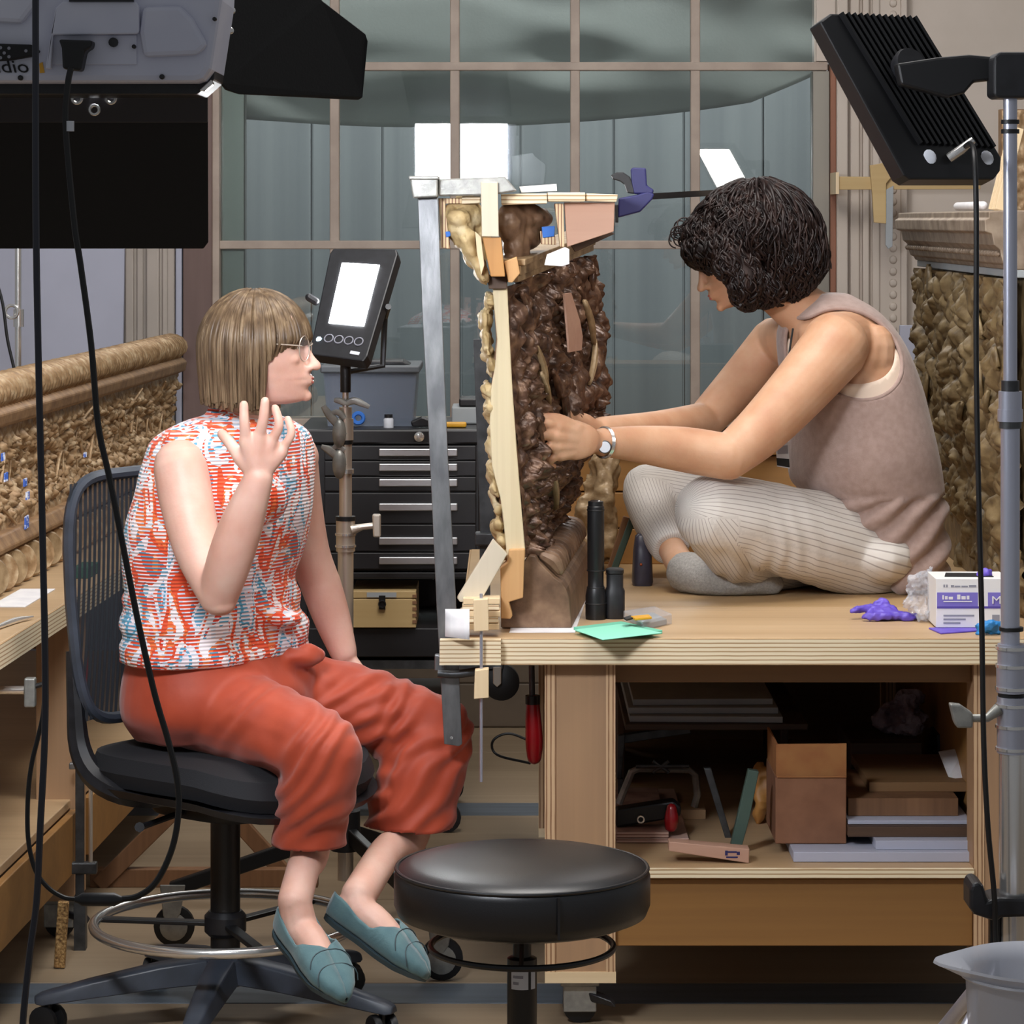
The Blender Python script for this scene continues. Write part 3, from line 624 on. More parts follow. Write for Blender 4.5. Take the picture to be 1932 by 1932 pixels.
cable('panel_cable', [(1822, 276, 4.66), (1832, 272, 4.62), (1839, 300, 4.56), (1842, 420, 4.54), (1842, 700, 4.54), (1848, 1000, 4.54), (1852, 1150, 4.54), (1856, 1400, 4.54), (1864, 1560, 4.54), (1876, 1690, 4.55), (1880, 1800, 4.55), (1900, 2060, 4.5)], 4.54, 5.2, 'thin black cable running down from the ribbed led panel')
# ================================================================ lit led panel and its rolling stand, centre left
dl = 6.1
bl = thing('led_panel', P(652, 690, dl), 'lit led panel with glowing white face beside the grey window', 'led panel')
C4 = [P(624, 468, 6.20), P(753, 470, 6.16), P(690, 682, 6.02), P(583, 668, 6.06)]
nb = (C4[1]-C4[0]).cross(C4[3]-C4[0]).normalized()
if nb.y < 0: nb = -nb
def q4(u, v): return (C4[0]*(1-u)+C4[1]*u)*(1-v)+(C4[3]*(1-u)+C4[2]*u)*v
mb = MB(); mb.prism([q4(*t) for t in ((.04, 0), (.96, 0), (1, .05), (1, .95), (.96, 1), (.04, 1), (0, .95), (0, .05))], nb*.032); mb.build('housing', 'black_plastic', bl, smooth=False, bevel=.003)
mb = MB(); mb.prism([q4(*t)-nb*.001 for t in ((.22, .14), (.78, .15), (.80, .70), (.22, .70))], nb*.003); mb.build('light_face', 'lamp_back', bl, smooth=False)
for k in range(4):
    mb = MB(); mb.torus(q4(.28+.17*k, .84)-nb*.001, .009, .0014, 14, 5, nb); mb.build('button', 'print_grey', bl)
mb = MB(); mb.ell(q4(.12, .86), nb*.003, (.006, 0, 0), (0, 0, .006), 8, 6); mb.build('pilot_light', 'lamp_led', bl)
mb = MB(); mb.bar(q4(.70, .94)-nb*.001, q4(.86, .945)-nb*.001, .007, .002, nb); mb.build('badge', 'label_white', bl, smooth=False)
mb = MB(); mb.tube([q4(1, .52)+V((.012, .02, 0)), P(726, 600, 6.16), P(722, 690, 6.16), P(660, 700, 6.12), P(650, 690, 6.12)], .0065, 8, 0); mb.build('yoke', 'dark_steel', bl)
mb = MB(); mb.capsule([P(583, 561, 6.12), P(596, 569, 6.12)], .008, 8, 0); mb.build('side_knob', 'black_plastic', bl)
sd = thing('light_stand', (P(652, 0, dl).x, dl, 0), 'chrome rolling light stand with lever knobs beside the tool chest', 'light stand')
def sg2(y0, y1, r, mat, name, x=652, x1=None):
    mb = MB(); mb.tube([P(x, y0, dl), P(x1 or x, y1, dl)], S(r, dl), 16); return mb.build(name, mat, sd)
sg2(683, 740, 10, 'black_metal', 'spigot'); sg2(735, 775, 6, 'chrome', 'pin'); sg2(768, 985, 12, 'chrome_warm', 'upper_tube'); sg2(830, 838, 14, 'black_rubber', 'ring'); sg2(980, 1040, 18, 'chrome_warm', 'collar'); sg2(974, 982, 19, 'black_rubber', 'ring')
sg2(1030, 1660, 15, 'chrome_warm', 'lower_tube'); sg2(885, 893, 16, 'chrome', 'ring'); sg2(790, 830, 15, 'chrome_warm', 'collar')
for y in (1008, 1030): sg2(y-2, y+2, 20, 'chrome', 'ridge')
def lever(pts, r, name='lever', mat='cast_alu'):
    mb = MB(); mb.tube([P(x, y, dl-.02) for x, y in pts], [S(q, dl) for q in r], 8, 3, flat=.55); return mb.build(name, mat, sd)
lever([(652, 762), (668, 756), (684, 762), (697, 768)], [5, 7, 6, 4]); lever([(652, 762), (640, 756), (630, 755)], [5, 6, 4])
lever([(648, 822), (636, 800), (622, 784), (610, 766)], [7, 8, 8, 5]); lever([(650, 790), (638, 778), (624, 780)], [5, 6, 4]); lever([(648, 880), (636, 862), (622, 850), (606, 842)], [7, 8, 8, 4]); lever([(650, 850), (636, 842), (628, 848)], [5, 6, 4])
mb = MB(); mb.ell(P(640, 818, dl-.02), (.014, 0, 0), (0, .012, 0), (0, 0, .03), 10, 8); mb.build('clamp_body', 'cast_alu', sd)
mb = MB(); mb.ell(P(640, 876, dl-.02), (.014, 0, 0), (0, .012, 0), (0, 0, .03), 10, 8); mb.build('clamp_body', 'cast_alu', sd)
mb = MB(); mb.tube([P(664, 1000, dl-.01), P(684, 994, dl-.01), P(704, 992, dl-.01)], [S(10, dl), S(6, dl), S(6, dl)], 10); kn = mb.build('knob_stem', 'chrome_warm', sd)
mb = MB(); mb.pprism([(702, 971), (718, 971), (718, 1014), (704, 1014)], dl-.022, .022); mb.build('wing_knob', 'chrome_warm', kn, smooth=False, bevel=.003)
b0 = wloc(sd)
mb = MB(); mb.tube([b0+V((0, 0, .19)), b0+V((0, 0, .27))], .03, 14); mb.build('hub', 'black_plastic', sd)
for a in (-.98, 1.15, 3.2):
    e = b0+V((.35*math.cos(a), .35*math.sin(a), .115)); mb = MB(); mb.bar(b0+V((0, 0, .23)), e, .02, .03, (0, 0, 1)); lg = mb.build('leg', 'black_metal', sd, smooth=False, bevel=.003)
    mb = MB(); mb.prism([e+V((-.022, -.016, .012)), e+V((.03, -.016, .012)), e+V((.02, -.016, -.045)), e+V((.0, -.016, -.075)), e+V((-.015, -.016, -.05))], (0, .004, 0)); cs = mb.build('caster_fork', 'cast_alu', lg, smooth=False, bevel=.002)
    mb = MB(); mb.lathe(e+V((.006, -.011, -.073)), [(.01, 0), (.030, .001), (.041, .004), (.041, .018), (.030, .021), (.01, .022)], 22, (0, 1, 0)); mb.build('wheel', 'black_rubber', lg)
    mb = MB(); mb.lathe(e+V((.006, -.0135, -.073)), [(.028, 0), (.024, -.0015), (.006, -.003)], 18, (0, 1, 0)); mb.build('wheel_hub', 'cast_alu', lg)
# ================================================================ swivel chair
CC = V((-.52, 5.48, 0)); fv = V((.78, -.626, 0)).normalized(); lv = V((.626, .78, 0)).normalized(); up = V((0, 0, 1))
ch = thing('swivel_chair', CC, 'black drafting chair with mesh back and chrome foot ring', 'chair')
def C(f, l, z): return CC+fv*f+lv*l+up*z
def srect(cf, cl, hf, hl, z, n=36, e=3.2, dz=None):
    R = []
    for k in range(n):
        a = 2*PI*k/n; c, s = math.cos(a), math.sin(a); x = math.copysign(abs(c)**(2/e), c)*hf; y = math.copysign(abs(s)**(2/e), s)*hl
        R.append(C(cf+x, cl+y, z+(dz(x, y) if dz else 0)))
    return R
dzf = lambda x, y: -.35*max(0, x-.10)**1.2-.0+.10*y*y
mb = MB(); mb.loft([srect(.02, 0, .17, .17, .440, dz=dzf), srect(.02, 0, .215, .215, .452, dz=dzf), srect(.02, 0, .225, .225, .478, dz=dzf), srect(.02, 0, .215, .215, .505, dz=dzf), srect(.02, 0, .17, .17, .515, dz=dzf)]); mb.build('seat', 'chair_fabric', ch)
mb = MB(); mb.loft([srect(.02, 0, .15, .15, .418, dz=dzf), srect(.02, 0, .222, .222, .436, dz=dzf), srect(.02, 0, .23, .23, .450, dz=dzf)]); mb.build('seat_pan', 'black_plastic', ch)
# back: frame + mesh + J shaped carrier
def BK(t, s):   # t 0..1 height, s -1..1 across
    a = P(160-32*t+4*math.sin(t*PI), 1372-467*t, 5.40+.04*t); return a+lv*(.205*(s+1))-fv*(.035*(1-s*s))-fv*.02*math.sin(t*PI)
fr = []
for k in range(49):
    a = 2*PI*k/48; c, s = math.cos(a), math.sin(a); e = 5
    x = math.copysign(abs(c)**(2/e), c); y = math.copysign(abs(s)**(2/e), s); fr.append(BK(.5+.5*y, x))
mb = MB(); mb.tube(fr, .011, 8); mb.build('back_frame', 'grey_plastic', ch)
mb = MB(); mb.grid([[BK(.02+.96*i/24, -.97+1.94*j/16) for j in range(17)] for i in range(25)]); o = mb.build('back_mesh', 'chair_mesh', ch, angle=180)
for s in (-.97, .9):
    a0 = BK(.02, s); mb = MB(); mb.tube([BK(.30, s)-fv*.012, BK(.1, s)-fv*.02, a0-up*.05-fv*.015, a0-up*.10+fv*.03, a0-up*.125+fv*.10+lv*(.02 if s < 0 else -.02), C(-.06, -.06 if s < 0 else .06, .42)], [.012, .016, .02, .022, .02, .018], 8, 4); mb.build('back_carrier', 'black_plastic', ch)
mb = MB(); mb.loft([srect(-.02, 0, .12, .08, .385), srect(-.02, 0, .13, .09, .40), srect(-.02, 0, .13, .09, .422)]); mb.build('mechanism', 'black_metal', ch)
mb = MB(); mb.tube([C(-.02, -.08, .40), C(.0, -.2, .395), C(.02, -.235, .40)], [.006, .006, .009], 8, 3); mb.build('tilt_lever', 'black_plastic', ch)
mb = MB(); mb.lathe(CC+up*.115, [(.027, 0), (.027, .28), (.02, .281)], 20); mb.build('column', 'black_metal', ch)
mb = MB(); mb.torus(CC+up*.188, .237, .0095, 64, 10); fr_ = mb.build('foot_ring', 'chrome', ch)
for k in range(3):
    a = 2*PI*k/3+.9; mb = MB(); mb.bar(CC+V((.03*math.cos(a), .03*math.sin(a), .186)), CC+V((.232*math.cos(a), .232*math.sin(a), .186)), .022, .008, up); mb.build('spoke', 'black_metal', ch, smooth=False, bevel=.002)
mb = MB(); mb.lathe(CC+up*.165, [(.030, 0), (.038, .008), (.038, .036), (.030, .045)], 20); mb.build('ring_clamp', 'black_plastic', ch)
mb = MB(); mb.lathe(CC+up*.075, [(.03, 0), (.048, .01), (.045, .05), (.03, .06)], 20); mb.build('base_hub', 'grey_plastic', ch)
for k in range(5):
    a = math.radians(192+72*k); dv = V((math.cos(a), math.sin(a), 0)); pv = V((-dv.y, dv.x, 0)); rings = []
    for t, wd, zt, zb in ((.03, .033, .130, .085), (.12, .030, .120, .080), (.24, .024, .098, .068), (.33, .018, .078, .058), (.342, .012, .072, .060)):
        c = CC+dv*t; rings.append([c-pv*wd+up*zb, c+pv*wd+up*zb, c+pv*wd*.75+up*(zt-.004), c+pv*wd*.5+up*zt, c-pv*wd*.5+up*zt, c-pv*wd*.75+up*(zt-.004)])
    mb = MB(); mb.loft(rings); ar = mb.build('base_arm', 'grey_plastic', ch, bevel=.002)
    c = CC+dv*.318; tv = V((math.cos(a+.9), math.sin(a+.9), 0))
    mb = MB()
    for s in (-1, 1): mb.lathe(c+up*.028+tv*(.006 if s > 0 else -.024), [(.01, 0), (.026, .002), (.028, .006), (.028, .014), (.01, .018)], 18, tv)
    mb.tube([c+up*.028, c+up*.064], .007, 8); mb.build('caster', 'black_rubber', ar)
# ================================================================ round stool
SC = V((P(985, 0, 4.77).x, 4.77, 0))
so = thing('round_stool', SC, 'round stool with black leather seat in the foreground', 'stool')
R = .2025
mb = MB(); mb.lathe(SC, [(.12, .358), (R-.03, .360), (R-.006, .370), (R, .385), (R, .428), (R-.003, .436), (R-.010, .443), (R-.03, .450), (.12, .456), (.0, .458)], 72); st_ = mb.build('seat', 'black_leather', so, angle=60)
mb = MB(); mb.torus(SC+up*.440, R-.004, .0032, 72, 8); mb.build('piping', 'black_leather', st_)
mb = MB(); mb.bar(SC+V((.055, -R*.963-.002, .372)), SC+V((.055, -R*.963-.002, .436)), .004, .004); mb.build('seam', 'black_leather', st_, smooth=False)
mb = MB(); mb.lathe(SC, [(.02, .26), (.0145, .30), (.0145, .34), (.05, .350), (.05, .360)], 20); mb.build('spindle', 'black_metal', so)
mb = MB(); mb.lathe(SC, [(.0235, .07), (.0235, .297), (.018, .300)], 24); mb.build('column', 'black_metal', so)
mb = MB(); mb.torus(SC+up*.3155, .1445, .0052, 56, 8); hr = mb.build('height_ring', 'black_metal', so)
for a in (.5, 2.6, 4.7):
    mb = MB(); mb.tube([SC+up*.335, SC+V((.142*math.cos(a), .142*math.sin(a), .3155))], .004, 6); mb.build('ring_spoke', 'black_metal', hr)
for a0, a1, mt in ((-2.35, -1.15, 'label_white'), (-.95, -.55, 'label_white')):
    mb = MB(); mb.grid([[SC+V((.0240*math.cos(t), .0240*math.sin(t), z)) for t in [a0+(a1-a0)*i/8 for i in range(9)]] for z in (.252, .281)]); mb.build('sticker', mt, so, angle=180)
for k, (t, z) in enumerate(((-2.0, .272), (-2.0, .262))):
    mb = MB(); mb.grid([[SC+V((.0244*math.cos(q), .0244*math.sin(q), zz)) for q in [t-.2+(.7-.3*k)*i/4 for i in range(5)]] for zz in (z-.0022, z+.0022)]); mb.build('sticker_print', 'print_grey', so, angle=180)
for k in range(5):
    a = .4+2*PI*k/5; e = SC+V((.26*math.cos(a), .26*math.sin(a), .07)); mb = MB(); mb.bar(SC+up*.09, e, .035, .025, up); lg = mb.build('base_arm', 'black_metal', so, smooth=False, bevel=.004)
    mb = MB(); mb.lathe(e+V((0, -.012, -.042)), [(.008, 0), (.028, .002), (.028, .022), (.008, .024)], 16, (0, 1, 0)); mb.build('caster', 'black_rubber', lg)
# ================================================================ tool chest on its cart
dt = 7.2
tc = thing('tool_chest', P(750, 1300, dt+.2), 'black steel tool chest of drawers in front of the window', 'tool chest')
mb = MB(); mb.pbox(566, 838, 905, 1078, dt, .42); mb.build('cabinet', 'tool_black', tc, smooth=False, bevel=.004)
mb = MB(); mb.pbox(562, 810, 908, 838, dt-.012, .44); ld = mb.build('lid', 'tool_black', tc, smooth=False, bevel=.005)
mb = MB(); mb.lathe(P(791, 824, dt-.012), [(.012, 0), (.012, -.006), (.005, -.008)], 14, (0, 1, 0)); mb.build('lock', 'chrome', ld)
for y0, y1, yp in ((841, 868, 855), (870, 898, 883), (900, 927, 912), (930, 988, 958), (990, 1040, 1022), (1043, 1074, 1059)):
    mb = MB(); mb.pbox(612, y0, 898, y1, dt-.012, .014); dw = mb.build('drawer', 'tool_black', tc, smooth=False, bevel=.002)
    mb = MB(); mb.pprism([(715, yp-8), (863, yp-8), (863, yp+6), (715, yp+6)], dt-.022, .010); mb.build('pull', 'drawer_pull', dw, smooth=False, bevel=.002)
tcart = thing('tool_cart', V((P(750, 0, dt).x, dt+.2, 0)), 'black open shelf cart under the drawer chest', 'cart')
mb = MB(); mb.pbox(560, 1079.5, 912, 1092, dt-.005, .43); mb.build('top_tray', 'tool_black', tcart, smooth=False, bevel=.003)
mb = MB(); mb.pbox(560, 1185, 912, 1240, dt-.005, .43); mb.build('drawer', 'tool_black', tcart, smooth=False, bevel=.003)
mb = MB(); mb.pbox(560, 1092, 912, 1185, dt+.40, .02); mb.build('back_panel', 'tool_black', tcart, smooth=False)
for x0, x1 in ((560, 580), (832, 852)):
    for dd in (dt, dt+.39):
        mb = MB(); a = P(x0, 1092, dt); b = P(x1, 1092, dt); mb.box((a.x, dd, .07), (b.x, dd+.03, a.z)); mb.build('post', 'tool_black', tcart, smooth=False, bevel=.002)
mb = MB(); mb.pbox(560, 1246, 912, 1262, dt, .42); mb.build('rail', 'dark_steel', tcart, smooth=False)
mb = MB(); mb.pbox(560, 1330, 852, 1345, dt, .42); mb.build('bottom_shelf', 'tool_black', tcart, smooth=False)
for x in (570, 842):
    for dd in (dt+.015, dt+.405):
        c = V((P(x, 0, dt).x, dd, .035)); mb = MB(); mb.lathe(c-V((0, .012, 0)), [(.01, 0), (.035, .003), (.035, .021), (.01, .024)], 18, (0, 1, 0)); mb.tube([c, c+up*.05], .01, 8); mb.build('caster', 'black_rubber', tcart)
mb = MB(); mb.lathe(P(946, 1289, 7.0), [(.01, 0), (.030, .002), (.042, .008), (.042, .030), (.03, .036), (.01, .038)], 26, (0, 1, 0)); sp = thing('guide_wheel', P(944, 1300, 7.02), 'black wheel with steel fork on the cart corner below the bench edge', 'wheel'); mb.build('tyre', 'black_rubber', sp)
mb = MB(); mb.pprism([(930, 1258), (946, 1258), (946, 1290), (938, 1297), (930, 1290)], 6.985, .012); mb.build('fork', 'chrome', sp, smooth=False, bevel=.002)
mb = MB(); mb.pbox(905, 1250, 948, 1262, 6.99, .25); mb.build('axle_plate', 'dark_steel', sp, smooth=False)
wbx = thing('wooden_box', P(725, 1184, 7.2), 'pale wooden box with black clasp on the tool cart shelf', 'box')
mb = MB(); mb.pbox(664, 1130, 785, 1184.5, 7.18, .22); mb.build('body', 'box_wood', wbx, smooth=False, bevel=.002)
mb = MB(); mb.pbox(664, 1115, 785, 1129, 7.18, .22); mb.build('lid', 'box_wood', wbx, smooth=False, bevel=.002)
for k in range(5):
    mb = MB(); mb.pbox(778, 1122+k*12, 786, 1128+k*12, 7.178, .03); mb.build('finger_joint', 'brown_wood', wbx, smooth=False)
mb = MB(); mb.pbox(692, 1118, 748, 1127, 7.178, .003); mb.build('paper_label', 'foam_grey', wbx, smooth=False)
mb = MB(); mb.pbox(715, 1124, 727, 1150, 7.172, .008); mb.torus(P(721, 1140, 7.17), .008, .0018, 14, 6, (0, 1, 0)); mb.build('clasp', 'black_metal', wbx, smooth=False)
# things on the chest
def yc(d): return 415+395*7.186/d-.6
bn = thing('plastic_bin', P(700, 811, 7.42), 'translucent storage bin with grey lid on the tool chest', 'bin')
def tbin(par, x0, y0, x1, y1, dd, th, inset=8):
    a, b = P(x0, y0, dd), P(x1, y1, dd); z0, z1 = b.z, a.z; i = S(inset, dd)
    def rg(z, e): return [V((a.x+e, dd+e, z)), V((b.x-e, dd+e, z)), V((b.x-e, dd+th-e, z)), V((a.x+e, dd+th-e, z))]
    mb = MB(); mb.loft([rg(z0+.004, i+.004), rg(z0, i), rg(z1, 0), rg(z1, .003), rg(z0+.004, i+.004)], cap=False); mb.add(rg(z0, i), [(0, 1, 2, 3)]); mb.build('tub', 'bin_plastic', par, smooth=False)
tbin(bn, 610, 702, 786, yc(7.27), 7.27, .26)
mb = MB(); mb.pbox(604, 690, 792, 704, 7.262, .276); mb.build('lid', 'grey_bin_lid', bn, smooth=False, bevel=.004)
mb = MB(); mb.pprism([(690, 690), (700, 680), (760, 680), (776, 690)], 7.30, .1); mb.build('lid_handle', 'black_plastic', bn, smooth=False, bevel=.004)
bt = thing('small_jar', P(733, 811, 7.24), 'small white jar with dark label beside the storage bin', 'jar')
mb = MB(); mb.lathe(P(733, yc(7.235), 7.235), [(.012, 0), (.012, .02), (.009, .024)], 14); mb.build('glass', 'label_white', bt)
mb = MB(); mb.lathe(P(733, 788, 7.235), [(.010, 0), (.010, .008)], 14); mb.build('cap', 'black_plastic', bt)
bt = thing('tape_roll', P(676, 811, 7.24), 'roll of blue tape standing on the tool chest', 'tape')
mb = MB(); mb.torus(P(676, 789, 7.25), .012, .005, 20, 6, (0, 1, 0)); mb.build('roll', 'blue_tape', bt)
yt = thing('yellow_gauge', P(838, 811, 7.25), 'yellow and black hand tool lying on the tool chest', 'tool')
mb = MB(); mb.pbox(812, 797, 880, yc(7.235), 7.235, .03); mb.build('handle', 'yellow', yt, smooth=False, bevel=.004)
mb = MB(); mb.pprism([(774, 796), (796, 786), (812, 792), (814, 806), (778, 806)], 7.232, .035); mb.build('head', 'black_plastic', yt, smooth=False, bevel=.004)
gb = thing('grey_case', P(878, 811, 7.40), 'small grey lidded case at the right end of the tool chest', 'case')
mb = MB(); mb.pbox(852, 768, 902, yc(7.36), 7.36, .15); mb.build('body', 'foam_grey', gb, smooth=False, bevel=.004)
mb = MB(); mb.pbox(866, 752, 902, 767.5, 7.36, .12); mb.build('lid', 'black_plastic', gb, smooth=False, bevel=.004)
# ================================================================ the carved corner fragment clamped to the bench end
def T(px, py, z=None):
    z = TZ if z is None else z
    d = (EYE-z)*F/(py-HZ); return P(px, py, d)
cfz = thing('carved_fragment', V((.05, 5.9, TZ)), 'upright carved frame fragment with pale sawn edge on the bench', 'carving')
rec = V((.062, .70, 0))
mb = MB(); mb.pprism([(929, 540), (957, 538), (961, 620), (966, 720), (975, 850), (984, 960), (991, 1040), (957, 1060), (950, 985), (944, 940), (928, 880), (924, 800), (926, 735), (934, 690), (938, 640), (933, 590)], 5.515, .03); mb.build('sawn_edge', 'fresh_cut', cfz, smooth=False, bevel=.002)
mb = MB(); mb.pprism([(960, 1037), (991, 1036), (989, 1066), (987, 1128), (960, 1136), (967, 1162), (963, 1168), (945, 1167), (944, 1072), (957, 1061)], 5.500, .05); mb.build('splice_block', 'orange_wood', cfz, smooth=False, bevel=.002)
# dark core running back into depth
mb = MB(); q = [P(x, y, 5.546) for x, y in ((930, 550), (957, 540), (966, 720), (984, 960), (991, 1050), (955, 1060), (945, 960), (928, 880), (926, 735), (936, 640))]; mb.prism(q, rec*.98); mb.build('core', 'brown_wood', cfz, smooth=False)
# pale carved relief on the left side
mb = MB(); random.seed(3)
for (x, y, rx, ry) in ((925, 570, 12, 18), (917, 600, 13, 22), (914, 632, 11, 20), (920, 662, 11, 16), (926, 690, 10, 18), (922, 735, 12, 22), (921, 775, 12, 22), (927, 815, 9, 16), (929, 850, 13, 26), (929, 895, 13, 26), (932, 930, 12, 18), (942, 955, 10, 16), (934, 1000, 13, 20), (945, 1022, 14, 22), (944, 985, 12, 14), (952, 1042, 12, 12)):
    for k in range(3):
        c = P(x+random.uniform(-3, 5), y+random.uniform(-8, 8), 5.545+k*.035+random.uniform(-.012, .012)); r1 = S(rx, 5.5)*random.uniform(.7, 1.05); r2 = S(ry, 5.5)*random.uniform(.7, 1.0)
        mb.ell(c, (r1, 0, r1*.3), (0, .024, 0), (-r2*.25, 0, r2), 10, 7)
me = remesh(mb, .0034, 2, .5, lambda p, n: .006*noise.noise(p*55)-.007*max(0, .45-abs(math.sin(p.z*75+p.y*50+5*noise.noise(p*25))))+.002*noise.noise(p*160), wloc(cfz), 'relief'); link('relief', me, 'carved_pale', cfz, angle=60)
# right carved face: heightfield of leaves
LE = catmull([(957, 540), (966, 720), (976, 850), (985, 960), (992, 1052)], 10); RE = catmull([(1120, 480), (1131, 560), (1136, 640), (1141, 752), (1130, 800), (1078, 890), (1052, 970)], 8)
def along(c, t):
    x = t*(len(c)-1); i = min(int(x), len(c)-2); f_ = x-i; return tuple(a*(1-f_)+b*f_ for a, b in zip(c[i], c[i+1]))
nF = V((.93, -.36, 0)).normalized()
def leafh(u, v):
    wv = V((u*3.2, v*5.5, 1.3)); wq = wv+V((noise.noise(wv*.9), noise.noise(wv*.9+V((5, 1, 2))), 0))*.8
    d, _ = noise.voronoi(V((wq.x*1.3, wq.y*.75, 0))); a = min(1, (d[1]-d[0])*2)
    r = 1-abs(math.sin(wq.x*7+wq.y*1.7+3*noise.noise(wq*1.3)))
    return .6*a**.7+.35*r+.25*noise.noise(wq*4)
def face_pt(u, v):
    a = along(LE, v); b = along(RE, v); x = a[0]*(1-u)+b[0]*u; y = a[1]*(1-u)+b[1]*u; y += -10*math.sin(u*PI)*(1-v)
    return P(x, y, 5.548+.60*u)
mb = MB(); rows = []
for i in range(300):
    v = i/299; row = []
    for j in range(190):
        u = j/189; h = (leafcell(u*14+.3, v*6.5)*.050+.006*noise.noise(V((u*40, v*40, 0))))*min(1, 12*u+.15, 10*(1-u)+.3); row.append(face_pt(u, v)+nF*(h-.004))
    rows.append(row)
mb.grid(rows); mb.build('leaf_relief', 'carved_dark', cfz, angle=180)
def blade(base, tip, wid, bulge, name, mat, par, nrm=nF):
    a = V(base); b = V(tip); ax = (b-a); side = ax.cross(nrm).normalized(); rows = []
    for i in range(9):
        t = i/8; w_ = wid*math.sin(PI*min(1, t*.92+.06))**.8; c = a+ax*t+nrm*(bulge*math.sin(PI*t))
        rows.append([c-side*w_-nrm*.004, c-side*w_*.5+nrm*.004, c+nrm*.001, c+side*w_*.5+nrm*.004, c+side*w_-nrm*.004])
    mb = MB(); mb.grid(rows); return mb.build(name, mat, par, angle=70)
random.seed(11)
for k in range(16):
    u = random.uniform(.06, .92); v = random.uniform(.03, .86); ln = random.uniform(.04, .085); a = random.gauss(0, .7)
    p = face_pt(u, v)+nF*.016; dv = V((.28, .96, 0))*math.sin(a)+up*math.cos(a)*random.choice((-1, 1))
    o = blade(p-dv*ln/2, p+dv*ln/2, random.uniform(.009, .019), .005, 'leaf', 'carved_dark', cfz)
    s_ = o.modifiers.new('s', 'SOLIDIFY'); s_.thickness = .004
for (xa, ya), (xb, yb), wd in (((1096, 640), (1084, 726), .010), ((1076, 566), (1094, 652), .011), ((984, 652), (1004, 738), .008), ((992, 700), (1008, 770), .007), ((1010, 880), (1022, 960), .010)):
    pa, pb = [P(x_, y_, 5.548+.60*(x_-965)/168)+nF*.030 for x_, y_ in ((xa, ya), (xb, yb))]; o = blade(pa, pb, wd, .006, 'long_leaf', 'carved_mid', cfz); s_ = o.modifiers.new('s', 'SOLIDIFY'); s_.thickness = .006
mb = MB(); qp = [P(x, y, 5.55+.6*(x-965)/165-.03)+nF*.040 for x, y in ((1028, 554), (1041, 552), (1050, 580), (1058, 605), (1063, 634), (1061, 660), (1037, 664), (1035, 630), (1032, 598))]; mb.prism(qp, -nF*.004); mb.build('wood_patch', 'pale_brown_wood', cfz, smooth=False)
# base moulding with gadroons running back
mb = MB(); prof = [(945, 1184.5), (945, 1150), (961, 1136), (972, 1080), (990, 1057), (999, 1047), (1010, 1049), (1016, 1060), (1046, 1090), (1060, 1100), (1068, 1112), (1074, 1130), (1079, 1184.5)]
mb.pprism(prof, 5.555, .001); mb2 = MB(); q = [P(x, y, 5.555) for x, y in prof]; mb2.prism(q, rec); bs = mb2.build('base_moulding', 'carved_base', cfz, smooth=False, bevel=.002)
for k in range(14):
    t = (k+.6)/14; a = P(1018, 1059, 5.555)+rec*t; b = P(1048, 1087, 5.555)+rec*t; n_ = V((.6, 0, .8))*.009
    mb = MB(); mb.capsule([a+n_, (a+b)/2+n_*1.6, b+n_], [.010, .014, .009], 8, 3); mb.build('gadroon', 'carved_base', cfz)
# cornice above the leaves
mb = MB(); a = P(983, 520, 5.50); b = P(1124, 462, 6.10); 
for off, z0, z1 in ((0, 0, .018), (.008, .018, .030), (-.004, -.012, 0)):
    mb.prism([a+nF*off+up*z0, a+nF*off+up*z1, a-nF*.06+up*z1, a-nF*.06+up*z0], b-a)
mb.build('cornice', 'carved_mid', cfz, smooth=False, bevel=.002)
# ---- head: pale carved lump, blocks, laminated packing pieces
hd = thing('wood_packing', P(960, 540, 5.55), 'wooden blocks and plywood packing clamped on top of the carved fragment', 'wood blocks')
mb = MB()
for (x, y, rx, ry, dd) in ((868, 410, 30, 26, 5.50), (888, 400, 26, 34, 5.52), (862, 436, 22, 22, 5.51), (880, 450, 26, 30, 5.50), (892, 480, 20, 28, 5.50), (905, 505, 16, 26, 5.50), (914, 524, 10, 14, 5.50), (900, 430, 24, 30, 5.54), (870, 400, 24, 20, 5.58), (895, 460, 24, 40, 5.58)):
    mb.ell(P(x, y, dd), (S(rx, dd), 0, 0), (0, .04, 0), (S(ry*.3, dd), 0, -S(ry, dd)), 12, 8)
me = remesh(mb, .004, 2, .5, lambda p, n: .007*noise.noise(p*40)-.008*max(0, .4-abs(math.sin(p.z*60+p.x*70+5*noise.noise(p*20))))+.002*noise.noise(p*120), wloc(hd), 'carved_lump'); link('carved_lump', me, 'carved_pale', hd, angle=60)
mb = MB()
for (x, y, rx, ry, dd) in ((965, 420, 30, 42, 5.56), (990, 410, 34, 32, 5.60), (1018, 412, 24, 20, 5.62), (975, 465, 28, 44, 5.58), (962, 500, 14, 24, 5.56), (1000, 440, 26, 30, 5.62)):
    mb.ell(P(x, y, dd), (S(rx, dd), .02, 0), (0, .045, 0), (0, 0, S(ry, dd)), 12, 8)
me = remesh(mb, .004, 3, .5, lambda p, n: .004*noise.noise(p*60), wloc(hd), 'brown_lump'); link('brown_lump', me, 'carved_base', hd, angle=60)
def pp(name, pts, d, th, mat, par=hd, bev=.0015):
    mb = MB(); mb.pprism(pts, d, th); return mb.build(name, mat, par, smooth=False, bevel=bev)
pp('upright_block', [(907, 343), (939, 343), (941, 447), (909, 446)], 5.440, .03, 'pine_white'); pp('upright_block', [(910, 448), (945, 448), (953, 522), (926, 522)], 5.448, .05, 'amber_wood')
